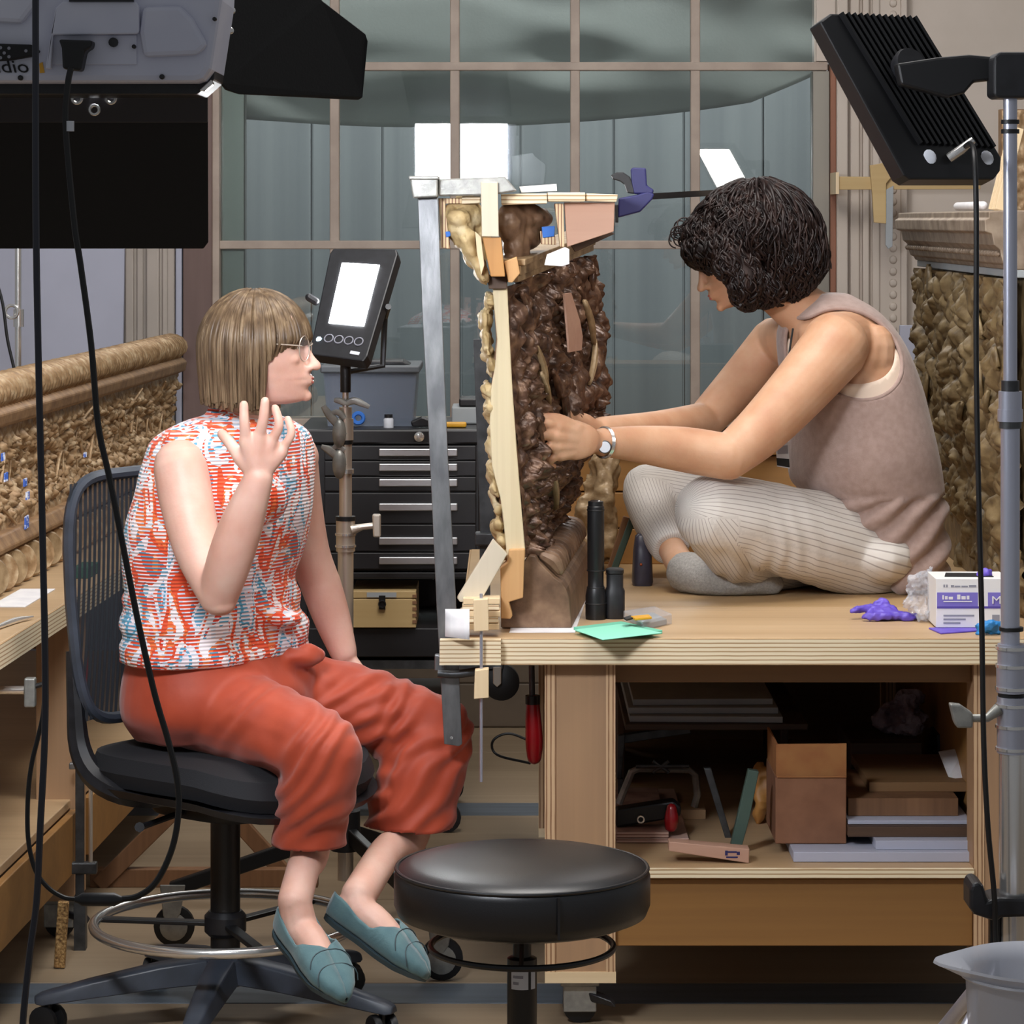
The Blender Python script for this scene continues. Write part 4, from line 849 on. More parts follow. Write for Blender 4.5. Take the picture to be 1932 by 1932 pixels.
pp('neck_block', [(918, 518), (957, 518), (957, 545), (922, 545)], 5.50, .12, 'dark_wood'); pp('wedge', [(896, 436), (908, 447), (914, 500), (908, 520), (900, 480)], 5.452, .03, 'pine'); pp('wedge', [(951, 494), (975, 484), (981, 516), (967, 533), (959, 533)], 5.47, .05, 'orange_wood')
pp('plywood_strip', [(871, 370), (906, 370), (906, 383), (871, 386)], 5.48, .10, 'ply_edge'); pp('plywood_strip', [(945, 366), (1032, 365), (1032, 384), (946, 387)], 5.50, .12, 'ply_edge'); pp('plywood_strip', [(1033, 363), (1104, 363), (1104, 380), (1034, 380)], 5.50, .14, 'ply_edge'); pp('plywood_strip', [(1106, 365), (1166, 367), (1163, 381), (1106, 379)], 5.51, .14, 'ply_edge')
pp('laminate', [(1046, 384), (1063, 384), (1065, 466), (1057, 466)], 5.53, .06, 'ply_edge_v'); pp('laminate', [(1019, 436), (1045, 434), (1050, 462), (1021, 461)], 5.56, .06, 'ply_edge_v'); pp('blue_tape', [(1022, 428), (1047, 426), (1046, 446), (1024, 449)], 5.555, .003, 'blue_tape')
pp('side_board', [(1064, 382), (1160, 382), (1158, 437), (1070, 466)], 5.54, .018, 'pale_brown_wood'); pp('laminate', [(827, 374), (871, 374), (871, 384), (840, 384), (849, 470), (832, 467)], 5.485, .05, 'ply_edge_v'); pp('blue_tape', [(840, 437), (850, 436), (850, 446), (842, 448)], 5.482, .003, 'blue_tape')
pp('wood_strip', [(1076, 462), (1150, 436), (1160, 441), (1085, 476)], 5.60, .02, 'dark_wood')
mb = MB(); mb.pprism([(1032, 480), (1066, 466), (1074, 470), (1074, 498), (1060, 502), (1027, 500)], 5.49, .002); tag(mb.build('paper_slip', 'white_paper', smooth=False), 'white paper slip tucked under the fragment cornice', 'paper')
mb = MB(); mb.pprism([(980, 352), (1050, 347), (1051, 360), (984, 363)], 5.52, .06); tag(mb.build('notepaper', 'white_paper', smooth=False), 'small white note lying on top of the plywood packing', 'paper')
# ---- steel bar clamp
sc_ = thing('bar_clamp', P(850, 1405, 5.462), 'long steel bar clamp standing left of the carved fragment', 'clamp')
mb = MB(); mb.prism([P(x, y, 5.456) for x, y in ((788, 372), (826, 372), (836, 640), (845, 860), (861, 1150), (872, 1404), (866, 1408), (838, 1404), (824, 1150), (808, 800), (797, 600))], (0, .010, 0)); mb.build('bar', 'steel_bar', sc_, smooth=False, bevel=.001)
mb = MB(); mb.pprism([(773, 335), (826, 333), (826, 372), (779, 374), (775, 350)], 5.43, .06); mb.build('head', 'cast_alu', sc_, smooth=False, bevel=.003); mb = MB(); mb.pbox(771, 332, 828, 339, 5.426, .068); mb.build('head_rim', 'cast_alu', sc_, smooth=False, bevel=.002)
mb = MB(); mb.pprism([(827, 338), (935, 334), (952, 332), (976, 360), (940, 366), (906, 369), (827, 370)], 5.452, .05); mb.build('jaw_arm', 'cast_alu', sc_, smooth=False, bevel=.003)
mb = MB(); mb.tube([P(826, 1270, 5.436), P(860, 1272, 5.436), P(905, 1266, 5.436)], S(8, 5.44), 10, 3); mb.build('sliding_jaw', 'dark_steel', sc_); mb = MB(); mb.pbox(820, 1236, 840, 1266, 5.435, .02); mb.build('jaw_plate', 'steel_bar', sc_, smooth=False, bevel=.002)
mb = MB(); mb.lathe(P(852, 1392, 5.456), [(.003, 0), (.003, -.001)], 10, (0, 1, 0)); mb.build('stop_pin', 'chrome', sc_)
b2 = thing('bar_clamp', P(918, 1010, 5.80), 'dark steel clamp bar behind the left side of the fragment', 'clamp')
mb = MB(); mb.prism([P(x, y, 5.82) for x, y in ((893, 640), (921, 640), (934, 1006), (906, 1006))], (0, .01, 0)); mb.build('bar', 'dark_steel', b2, smooth=False, bevel=.001); mb = MB(); mb.pbox(896, 1006, 940, 1030, 5.80, .04); mb.build('foot', 'dark_steel', b2, smooth=False, bevel=.003)
mb = MB(); mb.box((P(905, 0, 5.82).x, 5.82, TZ), (P(925, 0, 5.82).x, 5.84, P(0, 1030, 5.82).z)); mb.build('post', 'dark_steel', b2, smooth=False)
# ---- braces and blocks at the bench corner
def solo(name, pts, d, th, mat, label, cat, bev=.0015):
    mb = MB(); mb.pprism(pts, d, th); return tag(mb.build(name, mat, smooth=False, bevel=bev), label, cat)
solo('brace_board', [(930, 1018), (957, 1046), (906, 1136), (868, 1136), (862, 1128)], 5.47, .022, 'pine_white', 'white diagonal board bracing the foot of the fragment', 'board')
pk = thing('plywood_stack', P(900, 1203, 5.47), 'stack of plywood offcuts at the bench corner under the diagonal board', 'plywood')
for k, (x0, x1) in enumerate(((866, 942), (864, 940), (868, 944), (872, 942), (874, 943))):
    mb = MB(); y = 1188-k*12; mb.pbox(x0, y-11, x1, y, 5.445, .05); mb.build('layer', 'ply_edge' if k % 2 else 'pine_x', pk, smooth=False, bevel=.001)
pp('corner_lip', [(830, 1208), (900, 1208), (945, 1208), (945, 1255), (829, 1255)], 5.403, .026, 'ply_edge', wb, 0)
rc_ = thing('rod_clamp', P(908, 1475, 5.39), 'threaded rod clamp with two small wooden blocks at the bench corner', 'clamp')
pp('wood_nut', [(893, 1132), (921, 1130), (922, 1190), (894, 1192)], 5.372, .026, 'pine', rc_); pp('wood_nut', [(896, 1265), (922, 1262), (922, 1317), (894, 1319)], 5.372, .026, 'pine', rc_)
mb = MB(); mb.tube([P(908, 1120, 5.386), P(908, 1475, 5.386)], S(3, 5.4), 8); mb.build('threaded_rod', 'satin_steel', rc_)
mb = MB(); rows = [[P(840+46*u, 1149+52*v+(6*u if v > .9 else 0), 5.385+.012*math.sin(3*u+2*v)) for u in (0, .25, .5, .75, 1)] for v in (0, .33, .66, 1)]; mb.grid(rows); o = tag(mb.build('paper_sheet', 'white_paper', angle=180), 'folded white paper hanging at the bench corner', 'paper'); s_ = o.modifiers.new('s', 'SOLIDIFY'); s_.thickness = .001
mb = MB(); q = [P(961, 1191.5, 5.50), P(1085, 1191.5, 5.50), T(1110, 1120), T(985, 1120)]; q[0].z = q[1].z = TZ+.0006; q[2].z = q[3].z = TZ+.0006; mb.prism(q, (0, 0, .0012)); tag(mb.build('protective_sheet', 'white_paper', smooth=False), 'white sheet laid under the base of the carved fragment', 'paper')
# red handled clamp under the bench edge
rh = thing('handled_clamp', P(1007, 1440, 5.62), 'clamp with long red handle hanging under the bench edge', 'clamp')
mb = MB(); mb.tube([P(1003, 1256, 5.62), P(1004, 1316, 5.62)], S(6, 5.6), 10); mb.build('screw', 'dark_steel', rh)
mb = MB(); mb.capsule([P(1005, 1322, 5.62), P(1006, 1350, 5.62), P(1008, 1400, 5.62), P(1008, 1428, 5.62)], [S(12, 5.6), S(15, 5.6), S(17, 5.6), S(14, 5.6)], 14, 3); mb.build('handle', 'red_handle', rh)
mb = MB(); mb.lathe(P(1005, 1318, 5.62), [(S(14, 5.6), -.01), (S(14, 5.6), .006)], 14); mb.build('ferrule', 'black_metal', rh)
cable('floor_cord', [(1005, 1400, 7.3), (960, 1384, 7.3), (930, 1398, 7.3), (938, 1424, 7.3), (1000, 1440, 7.2)], 7.2, 2.5, 'thin dark cord looped on the floor behind the bench leg', 'black_rubber')
# blue trigger clamp with long black bar
tcp = thing('trigger_clamp', P(1190, 412, 5.7), 'dark blue trigger clamp with black bar reaching behind the dark-haired head', 'clamp')
pp('body', [(1167, 374), (1200, 368), (1222, 362), (1235, 366), (1231, 376), (1208, 400), (1166, 411)], 5.68, .025, 'blue_clamp', tcp, .003)
pp('handle', [(1190, 319), (1195, 316), (1219, 317), (1221, 350), (1234, 358), (1232, 366), (1196, 366), (1192, 345)], 5.682, .02, 'blue_clamp', tcp, .003)
pp('trigger', [(1153, 330), (1164, 325), (1176, 325), (1189, 334), (1197, 357), (1197, 366), (1184, 364), (1178, 348), (1170, 342), (1156, 338)], 5.684, .016, 'black_plastic', tcp, .002)
pp('pad', [(1159, 386), (1166, 386), (1167, 420), (1161, 420)], 5.68, .03, 'black_rubber', tcp)
mb = MB(); mb.bar(P(1205, 372, 5.70), P(1395, 361, 6.42), .012, .006, (0, 1, 0)); mb.build('bar', 'black_metal', tcp, smooth=False)
# ================================================================ things on the bench
fl = thing('torch', T(1124, 1168), 'black torch standing on its head beside the green note pad', 'torch'); b0 = wloc(fl); u_ = S(1, b0.y)
mb = MB(); mb.lathe(b0, [(19*u_, 0), (19.5*u_, .008), (19.5*u_, 44*u_), (17*u_, 58*u_), (15*u_, 64*u_), (15*u_, 88*u_), (16*u_, 92*u_), (16*u_, 212*u_), (14.5*u_, 214*u_), (14.5*u_, 222*u_), (8*u_, 224*u_)], 28); bd_ = mb.build('barrel', 'black_metal', fl, angle=30)
for z in (30, 60, 92, 206):
    mb = MB(); mb.torus(b0+up*z*u_, (19.6 if z < 50 else 16)*u_, .0012, 28, 6); mb.build('ring', 'black_rubber', fl)
mb = MB(); mb.ell(b0+V((6*u_, -8*u_, 223*u_)), (.003, 0, 0), (0, .003, 0), (0, 0, .002), 8, 6); mb.build('tail_switch', 'chrome', fl)
ho = thing('torch_holster', T(1160, 1166), 'black moulded holder standing against the torch', 'holder'); b0 = wloc(ho); u_ = S(1, b0.y)
mb = MB(); 
def rr(c, hx, hy, z, n=20, e=3.5): return [c+V((math.copysign(abs(math.cos(2*PI*k/n))**(2/e), math.cos(2*PI*k/n))*hx, math.copysign(abs(math.sin(2*PI*k/n))**(2/e), math.sin(2*PI*k/n))*hy, z)) for k in range(n)]
mb.loft([rr(b0, 17*u_, .02, 0), rr(b0, 19*u_, .022, .006), rr(b0, 19*u_, .022, 52*u_), rr(b0, 16*u_, .02, 58*u_), rr(b0, 16*u_, .02, 84*u_), rr(b0, 13*u_, .017, 86*u_)]); mb.build('body', 'black_plastic', ho); mb = MB(); mb.loft([rr(b0, 14*u_, .019, 84*u_), rr(b0, 17*u_, .021, 86*u_), rr(b0, 17*u_, .021, 92*u_), rr(b0, 12*u_, .017, 94*u_)]); mb.build('cap', 'black_rubber', ho)
npd = thing('note_pad', T(1165, 1192), 'mint green sticky note pad on the bench front', 'note pad')
def slab(name, pts, h, mat, par=None, z0=None, bev=.001):
    z0 = TZ if z0 is None else z0
    mb = MB(); mb.prism([T(x, y, z0) for x, y in pts], (0, 0, h)); return mb.build(name, mat, par, smooth=False, bevel=bev)
slab('pad', [(1082, 1190), (1172, 1179), (1250, 1196), (1137, 1209)], .007, 'mint_note_dark', npd); slab('top_sheet', [(1083, 1189), (1173, 1178), (1250, 1195), (1137, 1208)], .0012, 'mint_note', npd, TZ+.0075)
tm = thing('clear_case', T(1225, 1184), 'clear square case with yellow tape behind the green note pad', 'case')
slab('case', [(1176, 1172), (1236, 1163), (1268, 1178), (1212, 1192)], .020, 'bag_plastic', tm, bev=.002); slab('contents', [(1186, 1171), (1232, 1165), (1258, 1178), (1214, 1188)], .010, 'foam_grey', tm, TZ+.001); slab('yellow_tape', [(1190, 1166), (1224, 1163), (1230, 1168), (1198, 1171)], .004, 'yellow', tm, TZ+.021); slab('dark_strip', [(1176, 1168), (1190, 1163), (1196, 1168), (1182, 1172)], .003, 'black_plastic', tm, TZ+.021)
# glove box
gx = thing('glove_box', T(1830, 1182), 'white and purple carton of gloves behind the light stand', 'box'); gd = wloc(gx).y
a = P(1766, 1182, gd-.04); b = P(1905, 1092, gd-.04)
mb = MB(); mb.box((a.x, gd-.04, TZ+.0035), (b.x, gd+.075, b.z)); mb.build('carton', 'white_card', gx, smooth=False, bevel=.001)
def decal(name, x0, y0, x1, y1, mat, d, par): mb = MB(); mb.pbox(x0, y0, x1, y1, d-.0008, .0008); return mb.build(name, mat, par, smooth=False)
decal('purple_band', 1768, 1118, 1845, 1144, 'purple_ink', gd-.04, gx); decal('purple_band', 1864, 1118, 1904, 1144, 'purple_ink', gd-.04, gx); decal('dark_line', 1768, 1144, 1904, 1148, 'purple_dark', gd-.04, gx)
for a_ in ((1778, 1123, 1781, 1131), (1783, 1125, 1788, 1131), (1790, 1126, 1798, 1131), (1806, 1122, 1812, 1131), (1814, 1125, 1822, 1131), (1824, 1124, 1829, 1131), (1780, 1134, 1834, 1136)): decal('white_print', *a_, 'white_card', gd-.0412, gx)
lettering('M', 1870, 1139, gd-.041, 15, gx, 'white_card', w=16); [decal('small_print', *a_, 'print_grey', gd-.04, gx) for a_ in ((1794, 1104, 1800, 1108), (1801, 1105, 1812, 1108), (1814, 1105, 1826, 1108), (1828, 1104, 1842, 1108), (1780, 1103, 1783, 1108), (1785, 1103, 1788, 1108))]
for y, x1 in ((1160, 1838), (1167, 1822), (1174, 1812)): decal('print_line', 1780, y, x1, y+3, 'print_grey', gd-.04, gx)
decal('barcode', 1872, 1160, 1886, 1176, 'print_grey', gd-.04, gx)
mb = MB(); ca = V((a.x+.02, gd-.01, b.z)); mb.prism([ca, ca+V((.09, -.005, 0)), ca+V((.085, .05, 0)), ca+V((.01, .055, 0))], (0, 0, .0015)); mb.build('opening', 'ink_black', gx, smooth=False)
mb = MB(); mb.ell(ca+V((.075, .01, .004)), (.016, .004, .002), (-.003, .012, 0), (0, 0, .01), 10, 8); me = remesh(mb, .0025, 1, .5, lambda p, n: .004*noise.noise(p*120), wloc(gx), 'glove_tip'); link('glove_tip', me, 'purple_glove', gx)
# crumpled things
def crumple(name, c, ax, az, ay, amp, fr, mat, label, cat, vox=.0035, n=24, sharp=False):
    mb = MB(); random.seed(hash(name) % 97 if False else len(label))
    c = V(c)
    for k in range(7):
        o = V((random.uniform(-.6, .6)*ax, random.uniform(-.5, .5)*ay, random.uniform(-.2, .35)*az)); mb.ell(c+V((0, 0, az*.5))+o, (ax*.5, 0, az*.2*random.uniform(-1, 1)), (0, ay*.5, 0), (ax*.15, 0, az*.42), 10, 7)
    def dp(p, nn):
        v = noise.noise(p*fr); w_ = abs(noise.noise(p*fr*2.1)); return amp*(v-.8*w_)
    org = V((c.x, c.y, c.z)); me = remesh(mb, vox, 1, .5, dp, org, name)
    for v in me.vertices: v.co.z = max(v.co.z, .0005)
    return tag(link(name, me, mat, None, org, angle=35 if sharp else 80), label, cat)
pg = thing('nitrile_glove', T(1665, 1168), 'crumpled purple glove lying on the bench front', 'glove'); g0 = wloc(pg)
mb = MB(); us = S(1, g0.y)
mb.ell(g0+V((0, 0, .013)), (.032, 0, .004), (0, .03, 0), (0, 0, .013), 12, 8); mb.ell(g0+V((.022, -.02, .010)), (.030, 0, -.004), (0, .016, 0), (0, 0, .010), 10, 8)
mb.capsule([g0+V((-.01, .01, .018)), g0+V((-.035, 0, .02)), g0+V((-.058, -.005, .016))], [.009, .008, .006], 8, 3); mb.capsule([g0+V((.01, -.03, .01)), g0+V((-.02, -.036, .009)), g0+V((-.036, -.03, .008))], [.009, .008, .007], 8, 3); mb.capsule([g0+V((.01, 0, .02)), g0+V((.005, .02, .03)), g0+V((-.012, .02, .026))], [.009, .008, .006], 8, 3); mb.capsule([g0+V((.02, -.02, .01)), g0+V((.045, -.03, .008)), g0+V((.058, -.02, .007))], [.010, .008, .007], 8, 3)
me = remesh(mb, .0025, 1, .5, lambda p, n: .0035*noise.noise(p*90)-.002*abs(noise.noise(p*200)), g0, 'palm'); 
for v in me.vertices: v.co.z = max(v.co.z, .0005)
link('palm', me, 'purple_glove', pg, angle=70)
crumple('plastic_bag', T(1735, 1172), .034, .095, .03, .016, 60, 'bag_plastic', 'crumpled clear plastic bag beside the glove carton', 'bag', .003, sharp=True)
mb = MB(); mb.prism([T(x, y) for x, y in ((1752, 1187), (1838, 1184), (1846, 1192), (1775, 1197))], (0, 0, .003)); tag(mb.build('flat_glove', 'purple_glove', smooth=False, bevel=.001), 'flat purple glove edge poking out under the carton', 'glove')
crumple('blue_wrapper', T(1866, 1198), .030, .022, .022, .007, 80, 'blue_glove', 'bright blue crumpled wrapper in front of the carton', 'wrapper', .003)
# lens, sticks, crate behind the fragment
ln_ = thing('dark_lens_case', T(1212, 1103), 'dark purple case between the fragment and the crossed legs', 'case'); b0 = wloc(ln_)
mb = MB(); mb.loft([rr(b0, .020, .03, 0), rr(b0, .022, .033, .008), rr(b0, .019, .03, .07), rr(b0+V((-.003, 0, 0)), .012, .02, .10), rr(b0+V((-.003, 0, 0)), .006, .012, .106)]); mb.build('body', 'lens_dark', ln_); mb = MB(); mb.ell(b0+V((-.004, -.032, .045)), (.003, 0, 0), (0, .003, 0), (0, 0, .003), 8, 6); mb.build('stud', 'copper', ln_)
for i, (a, b, mt, lab) in enumerate((((1200, 962, 6.32), (1156, 1082, 6.32), 'grey_green', 'green wooden stick leaning behind the torch'), ((1182, 975, 6.36), (1146, 1090, 6.36), 'brown_wood', 'brown wooden stick leaning behind the torch'))):
    p, q = P(*a), P(*b); q = p+(q-p)*((p.z-TZ-.004)/(p.z-q.z)); mb = MB(); mb.bar(p, q, .014, .008); tag(mb.build('stick', mt, smooth=False, bevel=.002), lab, 'stick')
cr = thing('wooden_crate', V((P(1280, 0, 6.6).x, 6.7, TZ)), 'brown wooden crate behind the crossed legs', 'crate')
x0, x1 = P(1055, 0, 6.6).x, P(1510, 0, 6.6).x; zt = P(0, 858, 6.6).z
for k in range(3):
    z0 = TZ+(zt-TZ)*k/3; z1 = TZ+(zt-TZ)*(k+1)/3-.003; mb = MB(); mb.box((x0, 6.60, z0), (x1, 6.615, z1)); mb.build('board', 'bench_front', cr, smooth=False, bevel=.002)
for (a, b, c, d_) in ((x0, 6.616, x0+.015, 6.85), (x1-.015, 6.616, x1, 6.85), (x0, 6.851, x1, 6.866)):
    mb = MB(); mb.box((a, b, TZ), (c, d_, zt-.003)); mb.build('board', 'bench_front', cr, smooth=False)
mb = MB(); mb.box((x0-.005, 6.59, zt), (x1+.005, 6.87, zt+.012)); mb.build('lid', 'bench_front', cr, smooth=False, bevel=.002)
mb = MB(); a = P(1395, 790, 6.66); b = P(1512, 858, 6.66); mb.box((a.x, 6.66, zt+.0125), (b.x, 6.80, a.z)); tag(mb.build('black_case', 'black_matte', smooth=False, bevel=.004), 'black case on the crate behind the forearm', 'case')
crumple('cloth_bundle', V((P(1118, 0, 6.5).x, 6.50, TZ)), .055, .24, .05, .02, 22, 'carved_mid', 'brown cloth wrapped bundle behind the carved fragment', 'bundle', .006)
# ================================================================ right carved frame behind the seated back, running toward the camera
def RF(off, t, z): d = 7.1-1.42*t; return V((.948-.012*t-off, d, z))
rf = thing('picture_frame', RF(-.05, .5, TZ), 'dark carved frame side with grey cornice behind the seated back', 'frame')
def rprof(name, pts, mat, t0=0, t1=1): mb = MB(); mb.prism([RF(o, t0, z) for o, z in pts], RF(0, t1, 0)-RF(0, t0, 0)); return mb.build(name, mat, rf, smooth=False, bevel=.002)
rprof('cornice', [(0, 1.368), (.004, 1.376), (.012, 1.380), (.016, 1.392), (.018, 1.405), (.030, 1.415), (.034, 1.436), (.046, 1.440), (.048, 1.462), (.040, 1.466), (.040, 1.478), (.0, 1.480), (-.10, 1.480), (-.10, 1.368)], 'gilt_cornice')
rprof('white_fillet', [(-.004, 1.353), (-.004, 1.368), (-.10, 1.368), (-.10, 1.353)], 'foam_grey'); rprof('backing', [(-.03, TZ), (-.03, 1.353), (-.10, 1.353), (-.10, TZ)], 'gilt_right')
for k in range(40):
    t = (k+.5)/40; mb = MB(); mb.ell(RF(.021, t, 1.398), (.006, 0, 0), (0, .012, 0), (0, 0, .006), 6, 5); mb.build('bead', 'gilt_cornice', rf)
mb = MB(); rows = []
for i in range(230):
    v = i/229; z = 1.350-(1.350-TZ)*v; row = []
    for j in range(190):
        t = j/189; dsp = leafcell(t*12, z*9.0)*.045+.004*carve(t*30, z*30); bul = -.012+.022*math.sin(v*9+1)*0-.045*max(0, v-.42)*1.6
        row.append(RF(bul+dsp-.004, t, z))
    rows.append(row)
mb.grid(rows); mb.build('leaf_relief', 'gilt_right', rf, angle=180)
nL = V((-1, 0, 0)); random.seed(21)
for k in range(10):
    t = random.uniform(.02, .95); v = random.uniform(.03, .6); z = 1.35-(1.35-TZ)*v; ln = random.uniform(.05, .10); a = random.gauss(0, .8); p = RF(.006-.07*max(0, v-.42), t, z); dv = V((0, 1, 0))*math.sin(a)+up*math.cos(a)
    o = blade(p-dv*ln/2, p+dv*ln/2, random.uniform(.012, .026), .006, 'leaf', 'gilt_right', rf, nL); s_ = o.modifiers.new('s', 'SOLIDIFY'); s_.thickness = .004
rb = thing('rear_bench', V((1.5, 7.3, 0)), 'bench behind the right frame, mostly hidden', 'workbench')
bx('top_board', (.75, 6.92, TZ-.045), (2.2, 7.7, TZ), 'bench_dark', rb)
for xx in (.8, 2.1):
    for yy in (6.95, 7.6): bx('leg', (xx, yy, 0), (xx+.07, yy+.07, TZ-.046), 'bench_dark', rb)
# things on the cornice
def onc(t, off=-.03): p = RF(off, t, 1.4805); return p
bt = thing('batten', onc(.78), 'pale wooden battens leaning on the right cornice', 'batten')
for k in range(3):
    a = onc(.80+.03*k); mb = MB(); mb.bar(a+V((-.02, 0, .001)), a+V((.02, .0, .16)), .016, .01); mb.build('stick', 'pine', bt, smooth=False, bevel=.001)
mb = MB(); mb.capsule([onc(.35)+up*.011, onc(.62)+up*.011], .009, 12, 0); tag(mb.build('paper_tube', 'white_paper'), 'white paper tube lying on the right cornice', 'tube')
# bevel square against the wall
bs_ = thing('wooden_square', P(1700, 345, 8.45), 'wooden square with grey blade across the pilaster', 'square')
pp('beam', [(1577, 333), (1850, 335), (1850, 357), (1577, 358)], 8.50, .014, 'box_wood', bs_); pp('stock', [(1641, 312), (1692, 303), (1698, 316), (1672, 346), (1672, 422), (1649, 420), (1645, 356)], 8.485, .014, 'box_wood', bs_); pp('blade', [(1672, 358), (1686, 350), (1684, 465), (1676, 470), (1671, 462)], 8.488, .008, 'foam_grey', bs_)
mb = MB(); mb.pbox(1577, 325, 1583, 366, 8.49, .15); mb.build('wall_bracket', 'pine', bs_, smooth=False)
solo('white_screen', [(1698, 614), (1745, 614), (1745, 1430), (1698, 1430)], 8.2, .02, 'lilac_board', 'white panel edge between the pilaster and the right frame', 'panel')
cb = thing('carved_board', P(1930, 460, 8.0), 'gilded carved board at the far right edge of the picture', 'carving')
mb = MB(); mb.pbox(1888, 206, 2080, 470, 8.03, .04); mb.build('board', 'gilt_left_wood', cb, smooth=False); mb = MB(); mb.grid([[P(1890+190*j/40, 208+255*i/50, 8.025-.02*carve(j*.12, i*.12)) for j in range(41)] for i in range(51)]); mb.build('relief', 'gilt_left', cb, angle=180)
mb = MB(); mb.box((P(1890, 0, 8.03).x, 8.035, TZ-.3), (P(1930, 0, 8.03).x, 8.06, P(0, 470, 8.03).z)); mb.build('post', 'gilt_left_wood', cb, smooth=False); mb = MB(); mb.box((P(1890, 0, 8.03).x, 8.035, 0), (P(2080, 0, 8.03).x, 8.2, TZ-.3)); mb.build('foot', 'gilt_left_wood', cb, smooth=False)
# ================================================================ left side odds and ends
solo('white_board', [(-300, 380), (236, 380), (222, 1388), (-300, 1388)], 8.55, .02, 'lilac_board', 'large white board leaning behind the long carved frame', 'board')
ls = thing('light_stand', V((P(33, 0, 7.6).x, 7.6, TZ)), 'thin chrome stand behind the long carved frame at far left', 'light stand')
mb = MB(); mb.tube([P(34, 380, 7.6), V((P(34, 0, 7.6).x, 7.6, TZ+.02))], S(6, 7.6), 12); mb.build('pole', 'chrome', ls); mb = MB(); mb.lathe(P(35, 600, 7.6), [(S(10, 7.6), -.022), (S(10, 7.6), .022)], 12); mb.build('collar', 'chrome', ls); mb = MB(); mb.torus(P(22, 588, 7.58), .016, .004, 14, 6, (0, 1, 0)); mb.build('clip', 'chrome', ls)
b0 = wloc(ls)
for a in (.5, 2.6, 4.7): mb = MB(); mb.tube([V((b0.x, 7.6, TZ+.09)), V((b0.x+.13*math.cos(a), 7.6+.13*math.sin(a), TZ+.008))], .007, 8); mb.build('leg', 'chrome', ls)
cable('stand_wire', [(-30, 470, 7.5), (2, 560, 7.5), (14, 640, 7.5), (28, 704, 7.5), (40, 780, 7.5)], 7.5, 3, 'thin black wire crossing the chrome stand at far left')
mb = MB(); a = LB(-.05, 6.45, TZ+.0005); 
def ltop(o, d, h, so_, sd_, name, mat, label, cat, bev=.002): mb = MB(); mb.prism([LB(o-so_, d-sd_, TZ+.0005), LB(o+so_, d-sd_, TZ+.0005), LB(o+so_, d+sd_, TZ+.0005), LB(o-so_, d+sd_, TZ+.0005)], (0, 0, h)); return tag(mb.build(name, mat, smooth=False, bevel=bev), label, cat)
ltop(-.05, 6.38, .024, .018, .05, 'sponge', 'green_felt', 'small dark green sponge on the left bench', 'sponge'); ltop(-.10, 6.0, .002, .035, .14, 'white_paper', 'white_paper', 'white paper strip on the left bench beside the coin moulding', 'paper', 0)
mb = MB(); mb.capsule([LB(-.05, 5.50, TZ+.006), LB(-.035, 5.62, TZ+.006), LB(-.012, 5.68, TZ+.006)], [.003, .006, .002], 8, 3); tag(mb.build('steel_scraper', 'chrome'), 'small steel scraper on the left bench top', 'tool')
lc = thing('handled_clamp', P(152, 1305, 6.25), 'clamp with red handle hanging below the left bench behind the chair', 'clamp')
mb = MB(); mb.capsule([P(152, 1215, 6.28), P(152, 1260, 6.28), P(153, 1300, 6.28)], [S(11, 6.3), S(14, 6.3), S(10, 6.3)], 12, 3); mb.build('handle', 'red_handle', lc); mb = MB(); mb.tube([P(153, 1170, 6.28), P(152, 1210, 6.28)], S(4, 6.3), 8); mb.build('screw', 'dark_steel', lc)
sc2 = thing('steel_clamp', P(40, 1330, 5.5), 'small steel screw clamp under the left bench at the picture edge', 'clamp')
mb = MB(); mb.pbox(45, 1280, 66, 1335, 5.5, .02); mb.build('jaw', 'cast_alu', sc2, smooth=False, bevel=.003); mb = MB(); mb.tube([P(0, 1302, 5.51), P(46, 1302, 5.51)], S(8, 5.5), 10); mb.build('screw', 'chrome', sc2); mb = MB(); mb.tube([P(66, 1295, 5.51), P(84, 1290, 5.51)], S(5, 5.5), 8); mb.build('pin', 'black_metal', sc2); mb = MB(); mb.pbox(-30, 1190, -10, 1320, 5.5, .02); mb.build('post', 'cast_alu', sc2, smooth=False)
mb = MB(); mb.lathe(LB(-.10, 5.25, .335), [(.01, -.02), (.03, -.018), (.045, 0), (.03, .018), (.01, .02)], 20, (0, 1, 0)); mb.box((LB(-.10, 5.25, 0).x-.02, 5.23, .2885), (LB(-.10, 5.25, 0).x+.02, 5.27, .31)); tag(mb.build('cable_reel', 'black_rubber'), 'black round reel on the lower shelf of the left bench', 'reel')
sf = thing('bar_clamp', P(155, 1640, 6.05), 'rusty steel sliding bar clamp beside the left bench leg', 'clamp')
mb = MB(); mb.pbox(142, 1446, 158, 1690, 6.05, .012); mb.build('bar', 'dark_steel', sf, smooth=False, bevel=.001); mb = MB(); mb.pbox(130, 1440, 190, 1452, 6.045, .02); mb.build('jaw', 'steel_bar', sf, smooth=False, bevel=.002); mb = MB(); mb.tube([P(171, 1452, 6.055), P(171, 1640, 6.055)], S(4, 6), 8); mb.build('screw', 'chrome_warm', sf); mb = MB(); mb.pbox(126, 1628, 182, 1650, 6.045, .02); mb.build('sliding_jaw', 'dark_steel', sf, smooth=False, bevel=.003)
p = P(0, 1690, 6.05).z; mb = MB(); mb.box((P(140, 0, 6.05).x, 6.045, 0), (P(162, 0, 6.05).x, 6.07, p)); mb.build('foot', 'dark_steel', sf, smooth=False)
mb = MB(); c0 = P(120, 1700, 5.90); c1 = V((c0.x-.008, 5.90, .002)); mb.bar(c0, c1, .022, .012); tag(mb.build('studded_strip', 'stud_gold', smooth=False, bevel=.003), 'narrow gold speckled strip standing below the left bench', 'strip')
